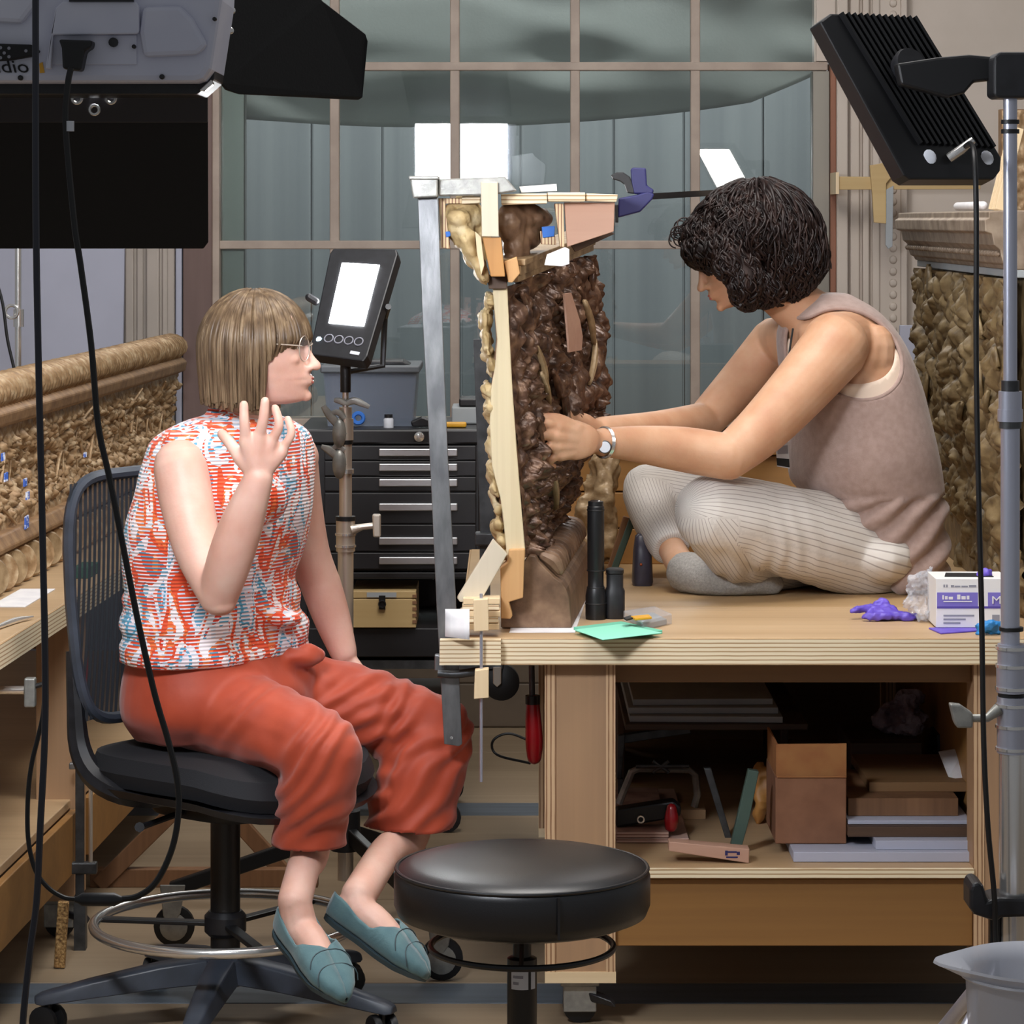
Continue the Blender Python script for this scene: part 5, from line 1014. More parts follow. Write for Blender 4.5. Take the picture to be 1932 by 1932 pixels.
el = thing('trestle', V((P(330, 0, 6.6).x, 6.7, 0)), 'dark wooden crossed trestle behind the swivel chair', 'trestle')
for a, b in (((186, 1670, 6.62), (420, 1440, 6.62)), ((440, 1540, 6.66), (575, 1690, 6.66))):
    mb = MB(); mb.bar(P(*a), P(*b), .035, .02); mb.build('leg', 'brown_wood', el, smooth=False, bevel=.002)
mb = MB(); mb.bar(P(330, 1440, 6.64), P(600, 1440, 6.64), .04, .02); mb.build('rail', 'dark_wood', el, smooth=False, bevel=.002); mb = MB(); z_ = P(0, 1680, 6.62).z; mb.bar(V((P(170, 0, 6.62).x, 6.63, .02)), V((P(600, 0, 6.62).x, 6.63, .02)), .04, .03); mb.build('foot_rail', 'brown_wood', el, smooth=False, bevel=.002)
for x in (186, 560): xx = P(x, 0, 6.62).x; mb = MB(); mb.bar(V((xx, 6.63, .03)), V((xx, 6.63, z_+.04)), .03, .02); mb.build('leg', 'brown_wood', el, smooth=False)
# bucket
bk = thing('bucket', V((P(1962, 0, 4.3).x, 4.3, 0)), 'translucent pouring bucket at the bottom right corner', 'bucket'); b0 = wloc(bk)
def bring(r, z, sp=0):
    R_ = []
    for k in range(40):
        a = 2*PI*k/40; e = max(0, math.cos(a-PI))**10*sp; R_.append(b0+V((math.cos(a)*(r+e), math.sin(a)*(r+e*.0), z+e*.02)))
    return R_
mb = MB(); mb.loft([bring(.088, .004), bring(.088, .0), bring(.105, .385), bring(.112, .400, .03), bring(.118, .404, .034), bring(.117, .408, .034), bring(.109, .402, .028), bring(.100, .385), bring(.084, .006)], cap=False); mb.add(bring(.088, .002), [tuple(range(40))]); mb.build('tub', 'bucket_plastic', bk)
mb = MB(); mb.torus(b0+up*.39, .112, .003, 40, 6); mb.build('rim_bead', 'bucket_plastic', bk)
# ================================================================ clutter on the lower shelf of the workbench
def Sh(py): return (EYE-SZ)*F/(py-HZ)
def sbox(name, x0, y0, x1, y1, th, mat, label, cat, dd=None, bev=.0015):
    dd = dd or Sh(y1); mb = MB(); a = P(x0, y0, dd); b = P(x1, y1, dd); mb.box((a.x, dd, max(b.z, SZ+.0005)), (b.x, dd+th, a.z)); return tag(mb.build(name, mat, smooth=False, bevel=bev), label, cat)
o = solo('wood_offcut', [(1262, 1588), (1414, 1602), (1413, 1629), (1262, 1606)], 5.52, .035, 'pale_brown_wood', 'wooden offcut with blue stamp at the front of the shelf', 'wood offcut')
for a_ in ((1368, 1605, 1373, 1614), (1373, 1606, 1390, 1609), (1390, 1607, 1396, 1613), (1370, 1616, 1392, 1619)): mb = MB(); mb.pbox(*a_, 5.5192, .0008); mb.build('stamp_mark', 'blue_clamp', o, smooth=False)
sbox('plywood_sheet', 1163, 1582, 1300, 1592, .5, 'ply_pink', 'reddish plywood sheets stacked at the left of the shelf', 'plywood', 5.70); sbox('plywood_sheet', 1163, 1570, 1262, 1581, .45, 'ply_pink', 'upper reddish plywood sheet on the shelf stack', 'plywood', 5.70)
gc = thing('c_clamp', P(1247, 1520, 5.95), 'silver c clamp standing on the shelf under the bench', 'clamp')
mb = MB(); mb.tube([P(x, y, 5.95) for x, y in ((1168, 1516), (1178, 1490), (1192, 1456), (1206, 1450), (1300, 1452), (1312, 1462), (1316, 1500), (1310, 1522))], S(10, 5.95), 8, 0, flat=.7); mb.build('frame', 'cast_alu', gc)
mb = MB(); mb.tube([P(1200, 1446, 5.93), P(1300, 1446, 5.93)], S(4, 5.95), 8); mb.tube([P(1232, 1436, 5.93), P(1262, 1458, 5.93)], S(3.5, 5.95), 8); mb.tube([P(1262, 1436, 5.93), P(1232, 1458, 5.93)], S(3.5, 5.95), 8); mb.build('screw', 'dark_steel', gc)
mb = MB(); mb.box((P(1165, 0, 5.95).x, 5.93, SZ+.0005), (P(1330, 0, 5.95).x, 6.0, P(0, 1524, 5.95).z)); mb.build('wood_rest', 'bench_top', gc, smooth=False)
bc = thing('handled_clamp', P(1225, 1560, 5.78), 'black clamp with short red handle on the plywood sheets', 'clamp')
pp('frame', [(1162, 1528), (1240, 1516), (1272, 1512), (1286, 1524), (1284, 1540), (1250, 1548), (1200, 1556), (1162, 1562)], 5.74, .04, 'black_metal', bc, .004); mb = MB(); mb.torus(P(1209, 1546, 5.735), .006, .0022, 14, 6, (0, 1, 0)); mb.build('rivet', 'chrome', bc); mb = MB(); mb.capsule([P(1267, 1526, 5.72), P(1267, 1545, 5.72), P(1266, 1558, 5.72)], [S(10, 5.7), S(14, 5.7), S(12, 5.7)], 12, 3); mb.build('handle', 'red_handle', bc)
solo('steel_strip', [(1328, 1450), (1342, 1450), (1384, 1592), (1372, 1594)], 5.75, .02, 'dark_steel', 'dark strip leaning left of the green board on the shelf', 'strip'); solo('green_board', [(1412, 1452), (1432, 1456), (1414, 1545), (1398, 1604), (1377, 1602)], 5.60, .02, 'grey_green', 'grey green board leaning beside the cardboard box', 'board')
crumple('wood_scrap', V((P(1442, 0, 5.9).x, 5.9, SZ)), .03, .10, .04, .008, 40, 'amber_wood', 'rough brown wood scrap left of the cardboard box', 'wood scrap', .005)
cdb = thing('cardboard_box', V((P(1530, 0, 5.66).x, 5.72, SZ)), 'brown cardboard box with folded flap on the shelf', 'box')
mb = MB(); a = P(1463, 1466, 5.60); b = P(1597, 1606, 5.60); mb.box((a.x, 5.60, P(0, 1608, 5.53).z+.001), (b.x, 5.80, a.z)); mb.build('carton', 'card_brown', cdb, smooth=False, bevel=.002); mb = MB(); mb.prism([P(x, y, 5.605) for x, y in ((1465, 1404), (1597, 1403), (1597, 1465), (1464, 1465))], (0, .004, 0)); mb.build('flap', 'card_flap', cdb, smooth=False); mb = MB(); mb.pbox(1464, 1404, 1468, 1466, 5.606, .19); mb.build('flap', 'card_flap', cdb, smooth=False); mb = MB(); mb.pbox(1466, 1464.5, 1597, 1467, 5.597, .004); mb.build('crease', 'card_flap', cdb, smooth=False)
zs = SZ+.0006
for nm, x0, x1, yt, dd, th, mt, lab, cat in (('foam_board', 1497, 1832, 1608, 5.53, .44, 'lilac_board', 'white foam board lying lowest at the right of the shelf', 'board'), ('foam_board', 1652, 1832, 1586, 5.55, .45, 'lilac_board', 'second white foam board on the right stack', 'board'), ('wood_beam', 1600, 1832, 1560, 5.58, .35, 'dark_wood', 'dark rough beam on the foam boards', 'beam'), ('foam_board', 1600, 1832, 1548, 5.60, .42, 'lilac_board', 'thin white board above the dark rough beam', 'board'), ('wood_beam', 1600, 1808, 1506, 5.64, .3, 'brown_wood', 'square brown beam on the thin white board', 'beam'), ('wood_slab', 1640, 1832, 1476, 5.70, .3, 'bench_dark', 'brown slab lying on the square beam', 'slab')):
    z1 = P(0, yt, dd).z; mb = MB(); mb.box((P(x0, 0, dd).x, dd, zs), (P(x1, 0, dd).x, dd+th, z1)); tag(mb.build(nm, mt, smooth=False, bevel=.001), lab, cat); zs = z1+.0005
dd = 6.02; z1 = P(0, 1402, dd).z; mb = MB(); mb.box((P(1605, 0, dd).x, dd, SZ+.0006), (P(1740, 0, dd).x, dd+.25, z1)); tag(mb.build('wood_block', 'dark_wood', smooth=False, bevel=.002), 'dark wooden block behind the cardboard box', 'block')
mb = MB(); mb.prism([P(1772, 1420, 5.84), P(1820, 1412, 5.84), P(1828, 1474, 5.74), P(1790, 1466, 5.74)], (0, .012, 0)); tag(mb.build('paper_pad', 'white_paper', smooth=False), 'pale paper pad leaning at the right of the shelf', 'paper')
mb = MB(); mb.box((P(1768, 0, 6.05).x, 6.05, SZ+.0006), (P(1828, 0, 6.05).x, 6.15, P(0, 1386, 6.05).z)); tag(mb.build('black_case', 'black_plastic', smooth=False, bevel=.003), 'tall black case at the right rear of the shelf', 'case')
crumple('wrap_bundle', V((P(1690, 0, 6.1).x, 6.12, z1+.001)), .06, .080, .05, .02, 30, 'wrap', 'crumpled plastic wrap bundle on the dark wooden block', 'wrap', .005, sharp=True)
# inner rack with foam boards
rk = thing('rack', V((P(1330, 0, 6.2).x, 6.4, SZ)), 'dark inner rack under the bench holding white boards', 'rack')
zr = P(0, 1366, 5.88).z; bx('rack_top', (P(1170, 0, 6.15).x, 5.88, zr-.012), (P(1500, 0, 6.15).x, 6.75, zr), 'dark_wood', rk); bx('rack_side', (P(1170, 0, 6.15).x, 6.30, SZ+.0005), (P(1170, 0, 6.15).x+.015, 6.74, zr-.0125), 'dark_wood', rk); bx('rack_side', (P(1485, 0, 6.15).x, 6.30, SZ+.0005), (P(1500, 0, 6.15).x, 6.74, zr-.0125), 'dark_wood', rk); bx('rack_front', (P(1200, 0, 6.15).x, 6.305, zr-.075), (P(1484, 0, 6.15).x, 6.32, zr-.0125), 'dark_wood', rk)
for k, (x0, x1, dz, lab) in enumerate(((1188, 1476, .0005, 'lowest white foam board on the inner rack'), (1186, 1470, .0135, 'middle white foam board on the inner rack'), (1196, 1462, .0265, 'top white foam board on the inner rack'))):
    bx_ = MB(); a = P(x0, 0, 5.9).x; b = P(x1, 0, 5.9).x; bx_.prism([(a, 5.90+.02*k, zr+dz), (b, 5.89+.03*k, zr+dz), (b, 6.7, zr+dz), (a, 6.7, zr+dz)], (0, 0, .012)); tag(bx_.build('foam_board', 'foam_grey', smooth=False, bevel=.001), lab, 'board')
sp_ = thing('blue_clamp_bar', P(1230, 1400, 6.0), 'blue grey metal clamp lying before the inner rack', 'clamp'); pp('bar', [(1166, 1388), (1300, 1368), (1304, 1384), (1170, 1404)], 6.10, .02, 'dark_steel', sp_); pp('foot', [(1166, 1388), (1180, 1386), (1172, 1470), (1164, 1470)], 6.08, .02, 'dark_steel', sp_); mb = MB(); mb.box((P(1166, 0, 6.08).x, 6.08, SZ+.0005), (P(1176, 0, 6.08).x, 6.10, P(0, 1470, 6.08).z)); mb.build('post', 'dark_steel', sp_, smooth=False)
# ================================================================ people
def lerp_tab(tab, x):
    if x <= tab[0][0]: return tab[0][1]
    for (a, b), (c, d) in zip(tab, tab[1:]):
        if x <= c: t = (x-a)/(c-a); t = t*t*(3-2*t)*.5+t*.5; return b+(d-b)*t
    return tab[-1][1]
FRONT = [(0, .24), (.02, .345), (.05, .405), (.09, .42), (.13, .403), (.165, .43), (.185, .437), (.20, .42), (.215, .435), (.235, .438), (.26, .415), (.34, .392), (.42, .374), (.47, .362), (.51, .385), (.56, .418), (.65, .432), (.75, .41), (.85, .33), (.93, .20), (.985, .06)]
BACK = [(0, .10), (.06, .14), (.12, .20), (.25, .31), (.4, .40), (.55, .45), (.7, .455), (.82, .38), (.92, .22), (.985, .06)]
WID = [(0, .09), (.03, .16), (.08, .205), (.15, .24), (.25, .275), (.35, .315), (.45, .335), (.6, .345), (.75, .325), (.86, .245), (.94, .14), (.985, .05)]
def add_head(mb, O, fw, upv, hh, topk=1.0, fk=1.0):
    fw = V(fw).normalized(); upv = V(upv); upv = (upv-fw*upv.dot(fw)).normalized(); lf = upv.cross(fw)
    def H(u, v, z):
        if z > .5: z = .5+(z-.5)*topk
        return O+fw*u*hh+lf*v*hh+upv*z*hh
    rings = []; n = 48
    for i in range(60):
        z = .985*i/59; f_, b_, w_ = lerp_tab(FRONT, z)*(1-(1-fk)*min(1, max(0, (z-.5)/.1))), lerp_tab(BACK, z), lerp_tab(WID, z); ring = []
        for k in range(n):
            a = 2*PI*k/n; c, s = math.cos(a), math.sin(a)
            if c > 0: fs_ = sum(lerp_tab(FRONT, min(.985, max(.03, z+q_)))for q_ in (-.12, -.06, 0, .06, .12))/5 if .06 < z < .5 else f_; k_ = c**5; u = (f_*k_+(fs_*.99)*(1-k_))*c**.85; v = w_*math.copysign(abs(s)**.9, s)
            else: u = -b_*abs(c)**.95; v = w_*s
            if c > 0 and .42 < z < .53: u -= .022*math.exp(-((abs(v)-.14)/.06)**2)*math.exp(-((z-.475)/.03)**2)
            ring.append(H(u, v, z))
        rings.append(ring)
    mb.loft(rings)
    # nose: bridge, tip, wings
    mb.capsule([H(.375, 0, .50), H(.405, 0, .43), H(.445, 0, .355), H(.475, 0, .315)], [.026*hh, .028*hh, .034*hh, .042*hh], 12, 4)
    mb.ell(H(.470, 0, .305), fw*.05*hh, lf*.045*hh, upv*.034*hh, 12, 8)
    for s in (-1, 1):
        mb.ell(H(.415, .055*s, .293), fw*.045*hh, lf*.03*hh, upv*.028*hh, 10, 7)
        mb.ell(H(.30, .15*s, .37), fw*.07*hh, lf*.07*hh, upv*.06*hh, 10, 7)
        mb.capsule([H(.385, .05*s, .535), H(.375, .13*s, .55), H(.31, .21*s, .535)], [.025*hh, .028*hh, .02*hh], 8, 3)
        # ear
        mb.ell(H(-.02, .33*s, .42), fw*.05*hh-upv*.01*hh, lf*.028*hh, upv*.095*hh+lf*s*.01*hh, 10, 7)
    mb.capsule([H(0.390, -.085, .192), H(0.420, -.04, .182), H(0.430, 0, .176), H(0.420, .04, .182), H(0.390, .085, .192)], [.012*hh, .022*hh, .025*hh, .022*hh, .012*hh], 8, 3)
    mb.capsule([H(0.390, -.085, .197), H(0.425, -.04, .214), H(0.435, 0, .216), H(0.425, .04, .214), H(0.390, .085, .197)], [.010*hh, .018*hh, .021*hh, .018*hh, .010*hh], 8, 3)
    mb.ell(H(0.395, 0, .065), fw*.05*hh, lf*.06*hh, upv*.045*hh, 10, 7)
    return H, fw, lf, upv
def chain(mb, pts, rs_, seg=26, sm=5): mb.capsule([P(*p) for p in pts], [S(r, p[2]) for r, p in zip(rs_, pts)], seg, sm)
def rowring(xl, xr, y, d, fl, ll, ka, kb, n=40, e=2.3, dz=0):
    c = P((xl+xr)/2, y, d); hw = S((xr-xl)/2, d); R_ = []
    for k in range(n):
        a = 2*PI*k/n; x = math.copysign(abs(math.cos(a))**(2/e), math.cos(a)); yv = math.copysign(abs(math.sin(a))**(2/e), math.sin(a))
        R_.append(c+fl*(kb*hw*x)+ll*(ka*hw*yv)+up*dz)
    return R_
def torso_rings(tab, d, fl, ll, ka, kb, sc=1.0, n=6, e=2.3):
    c = catmull([tuple(t)+((d,) if len(t) == 3 else ()) for t in tab], n); out = []
    for y, xl, xr, dd in c:
        m, h = (xl+xr)/2, (xr-xl)/2*sc; out.append(rowring(m-h, m+h, y, dd, fl, ll, ka, kb, e=e))
    return out
def shoe(name, heel, toe, width, mat, par, h0=.058, upn=None):
    A, B = heel, toe; ax = (B-A).normalized(); n_ = V(upn or (0, 0, 1)); n_ = (n_-ax*n_.dot(ax)).normalized(); sd_ = ax.cross(n_); L = (B-A).length; rows = []; N_ = 26
    tabw = [(0, .45), (.04, .62), (.15, .78), (.35, .80), (.6, 1.0), (.75, .98), (.88, .68), (.96, .33), (1, .06)]; tabh = [(0, .9), (.15, 1.0), (.35, .85), (.5, .80), (.62, .72), (.8, .5), (.92, .34), (1, .12)]; taba = [(0, 118), (.3, 100), (.44, 100), (.52, 135), (.60, 180), (1, 180)]
    for i in range(N_+1):
        t = i/N_; w_ = width*lerp_tab(tabw, t); h_ = h0*lerp_tab(tabh, t); al = math.radians(lerp_tab(taba, t)); row = []
        for k in range(25):
            a = -al+2*al*k/24; s, c = math.sin(a), math.cos(a)      # a = 0 is the sole
            row.append(A+ax*L*t+sd_*w_*math.copysign(abs(s)**.8, s)+n_*(h_*.5*(1-math.copysign(abs(c)**.7, c))))
        rows.append(row)
    mb = MB(); mb.grid(rows); o = mb.build(name, mat, par, angle=180); q = o.modifiers.new('s', 'SOLIDIFY'); q.thickness = .003; q.offset = 1
    mb = MB(); sol = []; 
    for i in range(N_+1):
        t = i/N_; w_ = width*lerp_tab(tabw, t)*1.03; sol.append([A+ax*L*t+sd_*w_*s-n_*z for s, z in ((-1, -.003), (1, -.003), (.9, .007), (-.9, .007))])
    mb.loft(sol); mb.build('sole', 'shoe_sole', o, angle=50)
    for t in (.64, .76):
        w_ = width*lerp_tab(tabw, t)*1.01; h_ = h0*lerp_tab(tabh, t)*1.02; pts = []
        for k in range(13):
            a = math.radians(80)+math.radians(200)*k/12; s, c = math.sin(a), math.cos(a); pts.append(A+ax*(L*t-.02*math.cos(a-PI)+.018)+sd_*w_*math.copysign(abs(s)**.8, s)+n_*(h_*.5*(1-math.copysign(abs(c)**.7, c))+.0026))
        mb = MB(); mb.tube(pts, .0011, 5); mb.build('stitching', 'shoe_sole', o)
    return o
def hand(mb, wrist, fingers, rw, meta):
    for f_ in fingers:
        pts, r0 = f_; chain(mb, [wrist]+pts[:1], [rw*.8, meta], 10, 0); chain(mb, pts, [r0*(1-.10*k) for k in range(len(pts))], 10, 3)

# ---------------------------------------------------------------- person on the chair
pw = thing('person', C(-.02, 0, .40), 'seated person in multicoloured knit top and rust trousers, one hand raised', 'person')
org = wloc(pw)
TL = [(778, 398, 502, 5.47), (795, 348, 542, 5.47), (825, 300, 574, 5.475), (870, 284, 582, 5.48), (950, 262, 579, 5.48), (1010, 250, 570, 5.485), (1060, 247, 556, 5.49), (1095, 250, 545, 5.49), (1125, 247, 552, 5.49), (1160, 246, 560, 5.49), (1190, 252, 566, 5.49), (1218, 246, 572, 5.49), (1236, 242, 570, 5.49)]
body = MB()
body.loft(torso_rings(TL[1:], 5.48, fv, lv, 1.27, .79, .88)); body.loft(torso_rings([(1230, 260, 560, 5.49), (1300, 255, 580, 5.5), (1370, 280, 560, 5.5)], 5.5, fv, lv, 1.2, .8, .85))
chain(body, [(452, 815, 5.47), (462, 770, 5.46), (474, 725, 5.45)], [56, 52, 52]); O_L = P(487, 762, 5.44)
H1, f1, l1, u1 = add_head(body, O_L, (1, -.10, 0), (0.0, 0, 1), .222, .83, .90)
chain(body, [(400, 860, 5.42), (350, 884, 5.35)], [48, 50]); chain(body, [(341, 880, 5.33), (352, 945, 5.31), (376, 1040, 5.27), (412, 1122, 5.22)], [52, 51, 46, 38])
chain(body, [(412, 1124, 5.22), (432, 1060, 5.19), (452, 1000, 5.17), (474, 940, 5.15), (488, 902, 5.14)], [38, 43, 42, 34, 28]); body.ell(P(416, 1138, 5.215), (.028, 0, 0), (0, .028, 0), (0, 0, .022), 12, 8)
body.ell(P(489, 860, 5.135), (S(42, 5.13), 0, 0), (0, .016, 0), (S(2, 5.1), 0, S(40, 5.1)), 14, 9)
hand(body, (488, 896, 5.14), [([(464, 832, 5.125), (461, 796, 5.115), (460, 764, 5.118)], 11.5), ([(489, 824, 5.125), (497, 790, 5.112), (500, 757, 5.110)], 11.5), ([(511, 834, 5.132), (527, 802, 5.122), (519, 770, 5.128)], 10.5), ([(530, 852, 5.14), (550, 818, 5.134), (543, 791, 5.14)], 9.6), ([(452, 862, 5.14), (434, 836, 5.15), (419, 819, 5.165)], 13)], 26, 15)
chain(body, [(500, 850, 5.56), (556, 862, 5.60)], [48, 46]); chain(body, [(556, 866, 5.61), (566, 950, 5.64), (582, 1040, 5.66), (604, 1100, 5.67)], [44, 42, 40, 38]); chain(body, [(604, 1100, 5.67), (626, 1165, 5.67), (648, 1230, 5.66)], [39, 35, 26])
body.ell(P(664, 1268, 5.665), (S(24, 5.6), 0, 0), (0, .014, 0), (-S(14, 5.6), 0, S(40, 5.6)), 12, 8)
hand(body, (650, 1236, 5.66), [([(650+i*11, 1290, 5.665), (654+i*12, 1325, 5.67), (657+i*12, 1350, 5.67)], 9) for i in range(4)]+[([(676, 1262, 5.655), (694, 1290, 5.645), (700, 1312, 5.645)], 9.5)], 22, 12)
RL = [(330, 1312, 5.45), (450, 1352, 5.38), (560, 1392, 5.29), (612, 1416, 5.245)]; RS = [(610, 1420, 5.245), (597, 1490, 5.26), (588, 1545, 5.28), (584, 1612, 5.29)]
LL = [(480, 1292, 5.58), (620, 1322, 5.585), (740, 1354, 5.58), (822, 1384, 5.57)]; LS = [(820, 1386, 5.57), (800, 1450, 5.56), (784, 1505, 5.555), (766, 1584, 5.55)]
chain(body, RL, [70, 66, 58, 52]); chain(body, RS+[(572, 1640, 5.25), (556, 1700, 5.195)], [50, 50, 44, 37, 32, 33])
chain(body, LL, [66, 64, 58, 52]); chain(body, LS+[(728, 1610, 5.46), (676, 1690, 5.315)], [50, 48, 44, 40, 33, 34])
HR, TR_ = P(532, 1752, 5.235), P(652, 1890, 5.075); HLf, TLf = P(622, 1722, 5.325), P(806, 1846, 5.245)
for hl, to, an in ((HR, TR_, P(556, 1700, 5.195)), (HLf, TLf, P(676, 1690, 5.315))):
    ax = (to-hl).normalized(); n_ = (up-ax*up.dot(ax)).normalized(); L_ = (to-hl).length
    body.capsule([hl+ax*.03+n_*.03, hl+ax*L_*.35+n_*.034, hl+ax*L_*.6+n_*.022, hl+ax*L_*.82+n_*.014], [.027, .029, .026, .012], 12, 3); body.capsule([an, hl+ax*.05+n_*.035, hl+ax*L_*.45+n_*.028], [.029, .031, .026], 12, 3)
me = remesh(body, .0034, 3, .5, None, org, 'body'); link('body', me, 'skin_fair', pw, angle=180)
# blouse
def dsp(p, n):
    v = .004*noise.noise(V((p.x*9, p.y*9, p.z*16)))
    if p.z < .80: v += .010*noise.noise(V((p.x*7, p.y*7, p.z*34)))
    return v
bl_ = MB(); bl_.loft(torso_rings(TL, 5.48, fv, lv, 1.27, .79, 1.0)); bl_.ell(P(470, 940, 5.36), (S(75, 5.4), 0, 0), (0, .06, 0), (0, 0, S(60, 5.4)), 14, 9)
bl_.ell(P(350, 842, 5.375), (S(46, 5.4), 0, -S(14, 5.4)), (0, .055, 0), (-S(4, 5.4), 0, S(30, 5.4)), 14, 9); bl_.tube([P(455, 790, 5.465), P(462, 768, 5.46)], [S(68, 5.46), S(62, 5.46)], 24)
bl_.ell(P(300, 1240, 5.44), (S(52, 5.4), 0, 0), (0, .06, 0), (0, 0, S(30, 5.4)), 12, 8); bl_.ell(P(528, 1165, 5.46), (S(46, 5.4), 0, 0), (0, .05, 0), (0, 0, S(20, 5.4)), 12, 8)
me = remesh(bl_, .005, 6, .5, dsp, org, 'knit_top'); link('knit_top', me, 'knit', pw, angle=180)
# trousers
def fold(p, n):
    v = .003*noise.noise(p*14)
    for (c, r) in ((P(560, 1440, 5.24), .13), (P(790, 1440, 5.52), .16)):
        d_ = (p-c).length
        if d_ < r*1.6:
            w_ = max(0, 1-d_/(r*1.6)); q = (p-c); v += .0055*w_*math.sin((q.z*.8-q.x*.75+.05*noise.noise(p*9))*135)
    d_ = (p-P(500, 1255, 5.5)).length
    if d_ < .16: v += .006*(1-d_/.16)*math.sin((p.x*.6+p.z)*120+4*noise.noise(p*12))
    q = P(700, 1330, 5.5); d_ = abs(p.x-q.x)
    if p.y > 5.49 and d_ < .12: v += .0035*(1-d_/.12)*math.sin((p.z-.35*p.x)*170+3*noise.noise(p*10))
    return v
tr = MB(); tr.loft(torso_rings([(1205, 262, 556, 5.49), (1240, 246, 580, 5.5), (1290, 238, 600, 5.5), (1340, 238, 590, 5.5), (1385, 262, 540, 5.5)], 5.5, fv, lv, 1.15, .82))
for A_, B_, ra, rb_ in ((RL, RS, [88, 86, 78, 72], [72, 76, 70, 72]), (LL, LS, [80, 80, 77, 72], [73, 84, 83, 86])):
    chain(tr, A_, ra, 20); pts = catmull([(*P(*p), S(r, p[2])) for p, r in zip(B_, rb_)], 5); tr.tube([V(q[:3]) for q in pts], [q[3] for q in pts], 22)
tr.capsule([P(540, 1246, 5.46), P(575, 1236, 5.48), P(600, 1238, 5.50)], [.016, .022, .016], 10, 3)
me = remesh(tr, .0055, 4, .5, fold, org, 'trousers')
bm = bmesh.new(); bm.from_mesh(me); zh1, zh2, xs_ = P(584, 1590, 5.29).z, P(770, 1556, 5.55).z, P(680, 1560, 5.42).x
bmesh.ops.delete(bm, geom=[f_ for f_ in bm.faces if (lambda c: c.z < (zh1 if c.x < xs_ else zh2-.06*(c.x-P(770, 0, 5.55).x)))(f_.calc_center_median()+org)], context='FACES'); bm.to_mesh(me); bm.free()
o = link('trousers', me, 'rust_trousers', pw, angle=180); q = o.modifiers.new('s', 'SOLIDIFY'); q.thickness = .003; q.offset = -1
shoe('shoe', HR, TR_, .041, 'suede_teal', pw, .066); shoe('shoe', HLf, TLf, .041, 'suede_teal', pw, .066)
# face details
def eyes(H, fw, lf, upv, hh, par, sides=(-1, 1)):
    for s in sides:
        mb = MB(); mb.ell(H(.318, .14*s, .478), fw*.045*hh, lf*.05*hh, upv*.034*hh, 14, 9); e = mb.build('eye', 'eye_white', par)
        mb = MB(); mb.ell(H(.350, .142*s, .478), fw*.016*hh, lf*.02*hh, upv*.022*hh, 12, 7); mb.build('iris', 'iris', e)
        mb = MB(); mb.tube([H(.335, .085*s, .500), H(.365, .14*s, .507), H(.325, .20*s, .492)], .004*hh*2.2, 6, 4); mb.build('upper_lid', 'brow_hair', e)
        mb = MB(); mb.tube([H(.40, .07*s, .555), H(.40, .14*s, .57), H(.335, .22*s, .55)], [.01*hh, .013*hh, .006*hh], 6, 3); mb.build('eyebrow', 'brow_hair', par)
    mb = MB(); mb.capsule([H(0.390, -.075, .194), H(0.432, -.03, .184), H(0.443, 0, .180), H(0.432, .03, .184), H(0.390, .075, .194)], [.006*hh, .013*hh, .016*hh, .013*hh, .006*hh], 8, 3); mb.capsule([H(0.390, -.075, .197), H(0.437, -.03, .212), H(0.447, 0, .211), H(0.437, .03, .212), H(0.390, .075, .197)], [.005*hh, .010*hh, .012*hh, .010*hh, .005*hh], 8, 3); mb.build('lips', 'lip', par)
eyes(H1, f1, l1, u1, .222, pw)
gl = None
for s in (-1, 1):
    c = H1(.405, .155*s, .455); mb = MB(); nrm_ = (f1-l1*(-.25*s)).normalized(); mb.torus(c, .0225, .0009, 28, 6, nrm_); g_ = mb.build('glasses_rim', 'chrome_warm', pw)
    mb = MB(); mb.lathe(c, [(.0223, 0), (.001, .0003)], 28, nrm_, cap=False); mb.build('lens', 'spectacle_glass', g_)
    mb = MB(); mb.tube([c+l1*s*.022+u1*.006, H1(.20, .345*s, .50), H1(-.04, .365*s, .50)], .0011, 6, 3); mb.build('glasses_temple', 'chrome_warm', pw)
mb = MB(); mb.tube([H1(.42, -.06, .47), H1(.445, 0, .485), H1(.42, .06, .47)], .001, 6, 3); mb.build('glasses_bridge', 'chrome_warm', pw)
# straight bob with fringe
random.seed(5)
hc = P(481, 655, 5.44); hrx, hry, hrz = S(106, 5.44), .090, S(110, 5.44)
def bob(ph, t, out=1.0, jit=0):
    a = abs(((ph+PI) % (2*PI))-PI); ad = math.degrees(a)
    zf = -.015 if ad < 38 else (-.015-.012*(ad-38)/30 if ad < 70 else None)
    th = math.radians(6+(84 if zf is None else (75 if ad < 38 else 75+9*(ad-38)/32))*min(1, t/.6)); du = math.cos(ph)*math.sin(th); dv = math.sin(ph)*math.sin(th)
    p = hc+f1*hrx*du*out+l1*hry*dv*out+up*hrz*math.cos(th)*(out*.5+.5)
    if t > .6:
        drop = (t-.6)/.4; ln = .115+.012*math.cos(ph) if zf is None else -zf+.003*math.sin(ph*9)
        p += up*(-ln*drop)-(f1*du*hrx+l1*dv*hry)*(.06*drop*drop if zf is None else .10*drop)
    return p
cap = MB(); rows = []
for k in range(73):
    ph = -PI+2*PI*k/72; rows.append([bob(ph, t/22, .95) for t in range(23)])
cap.grid(rows); hair = cap.build('hair', 'hair_fair', pw, angle=180); q = hair.modifiers.new('s', 'SOLIDIFY'); q.thickness = .006; q.offset = -1
lk = MB()
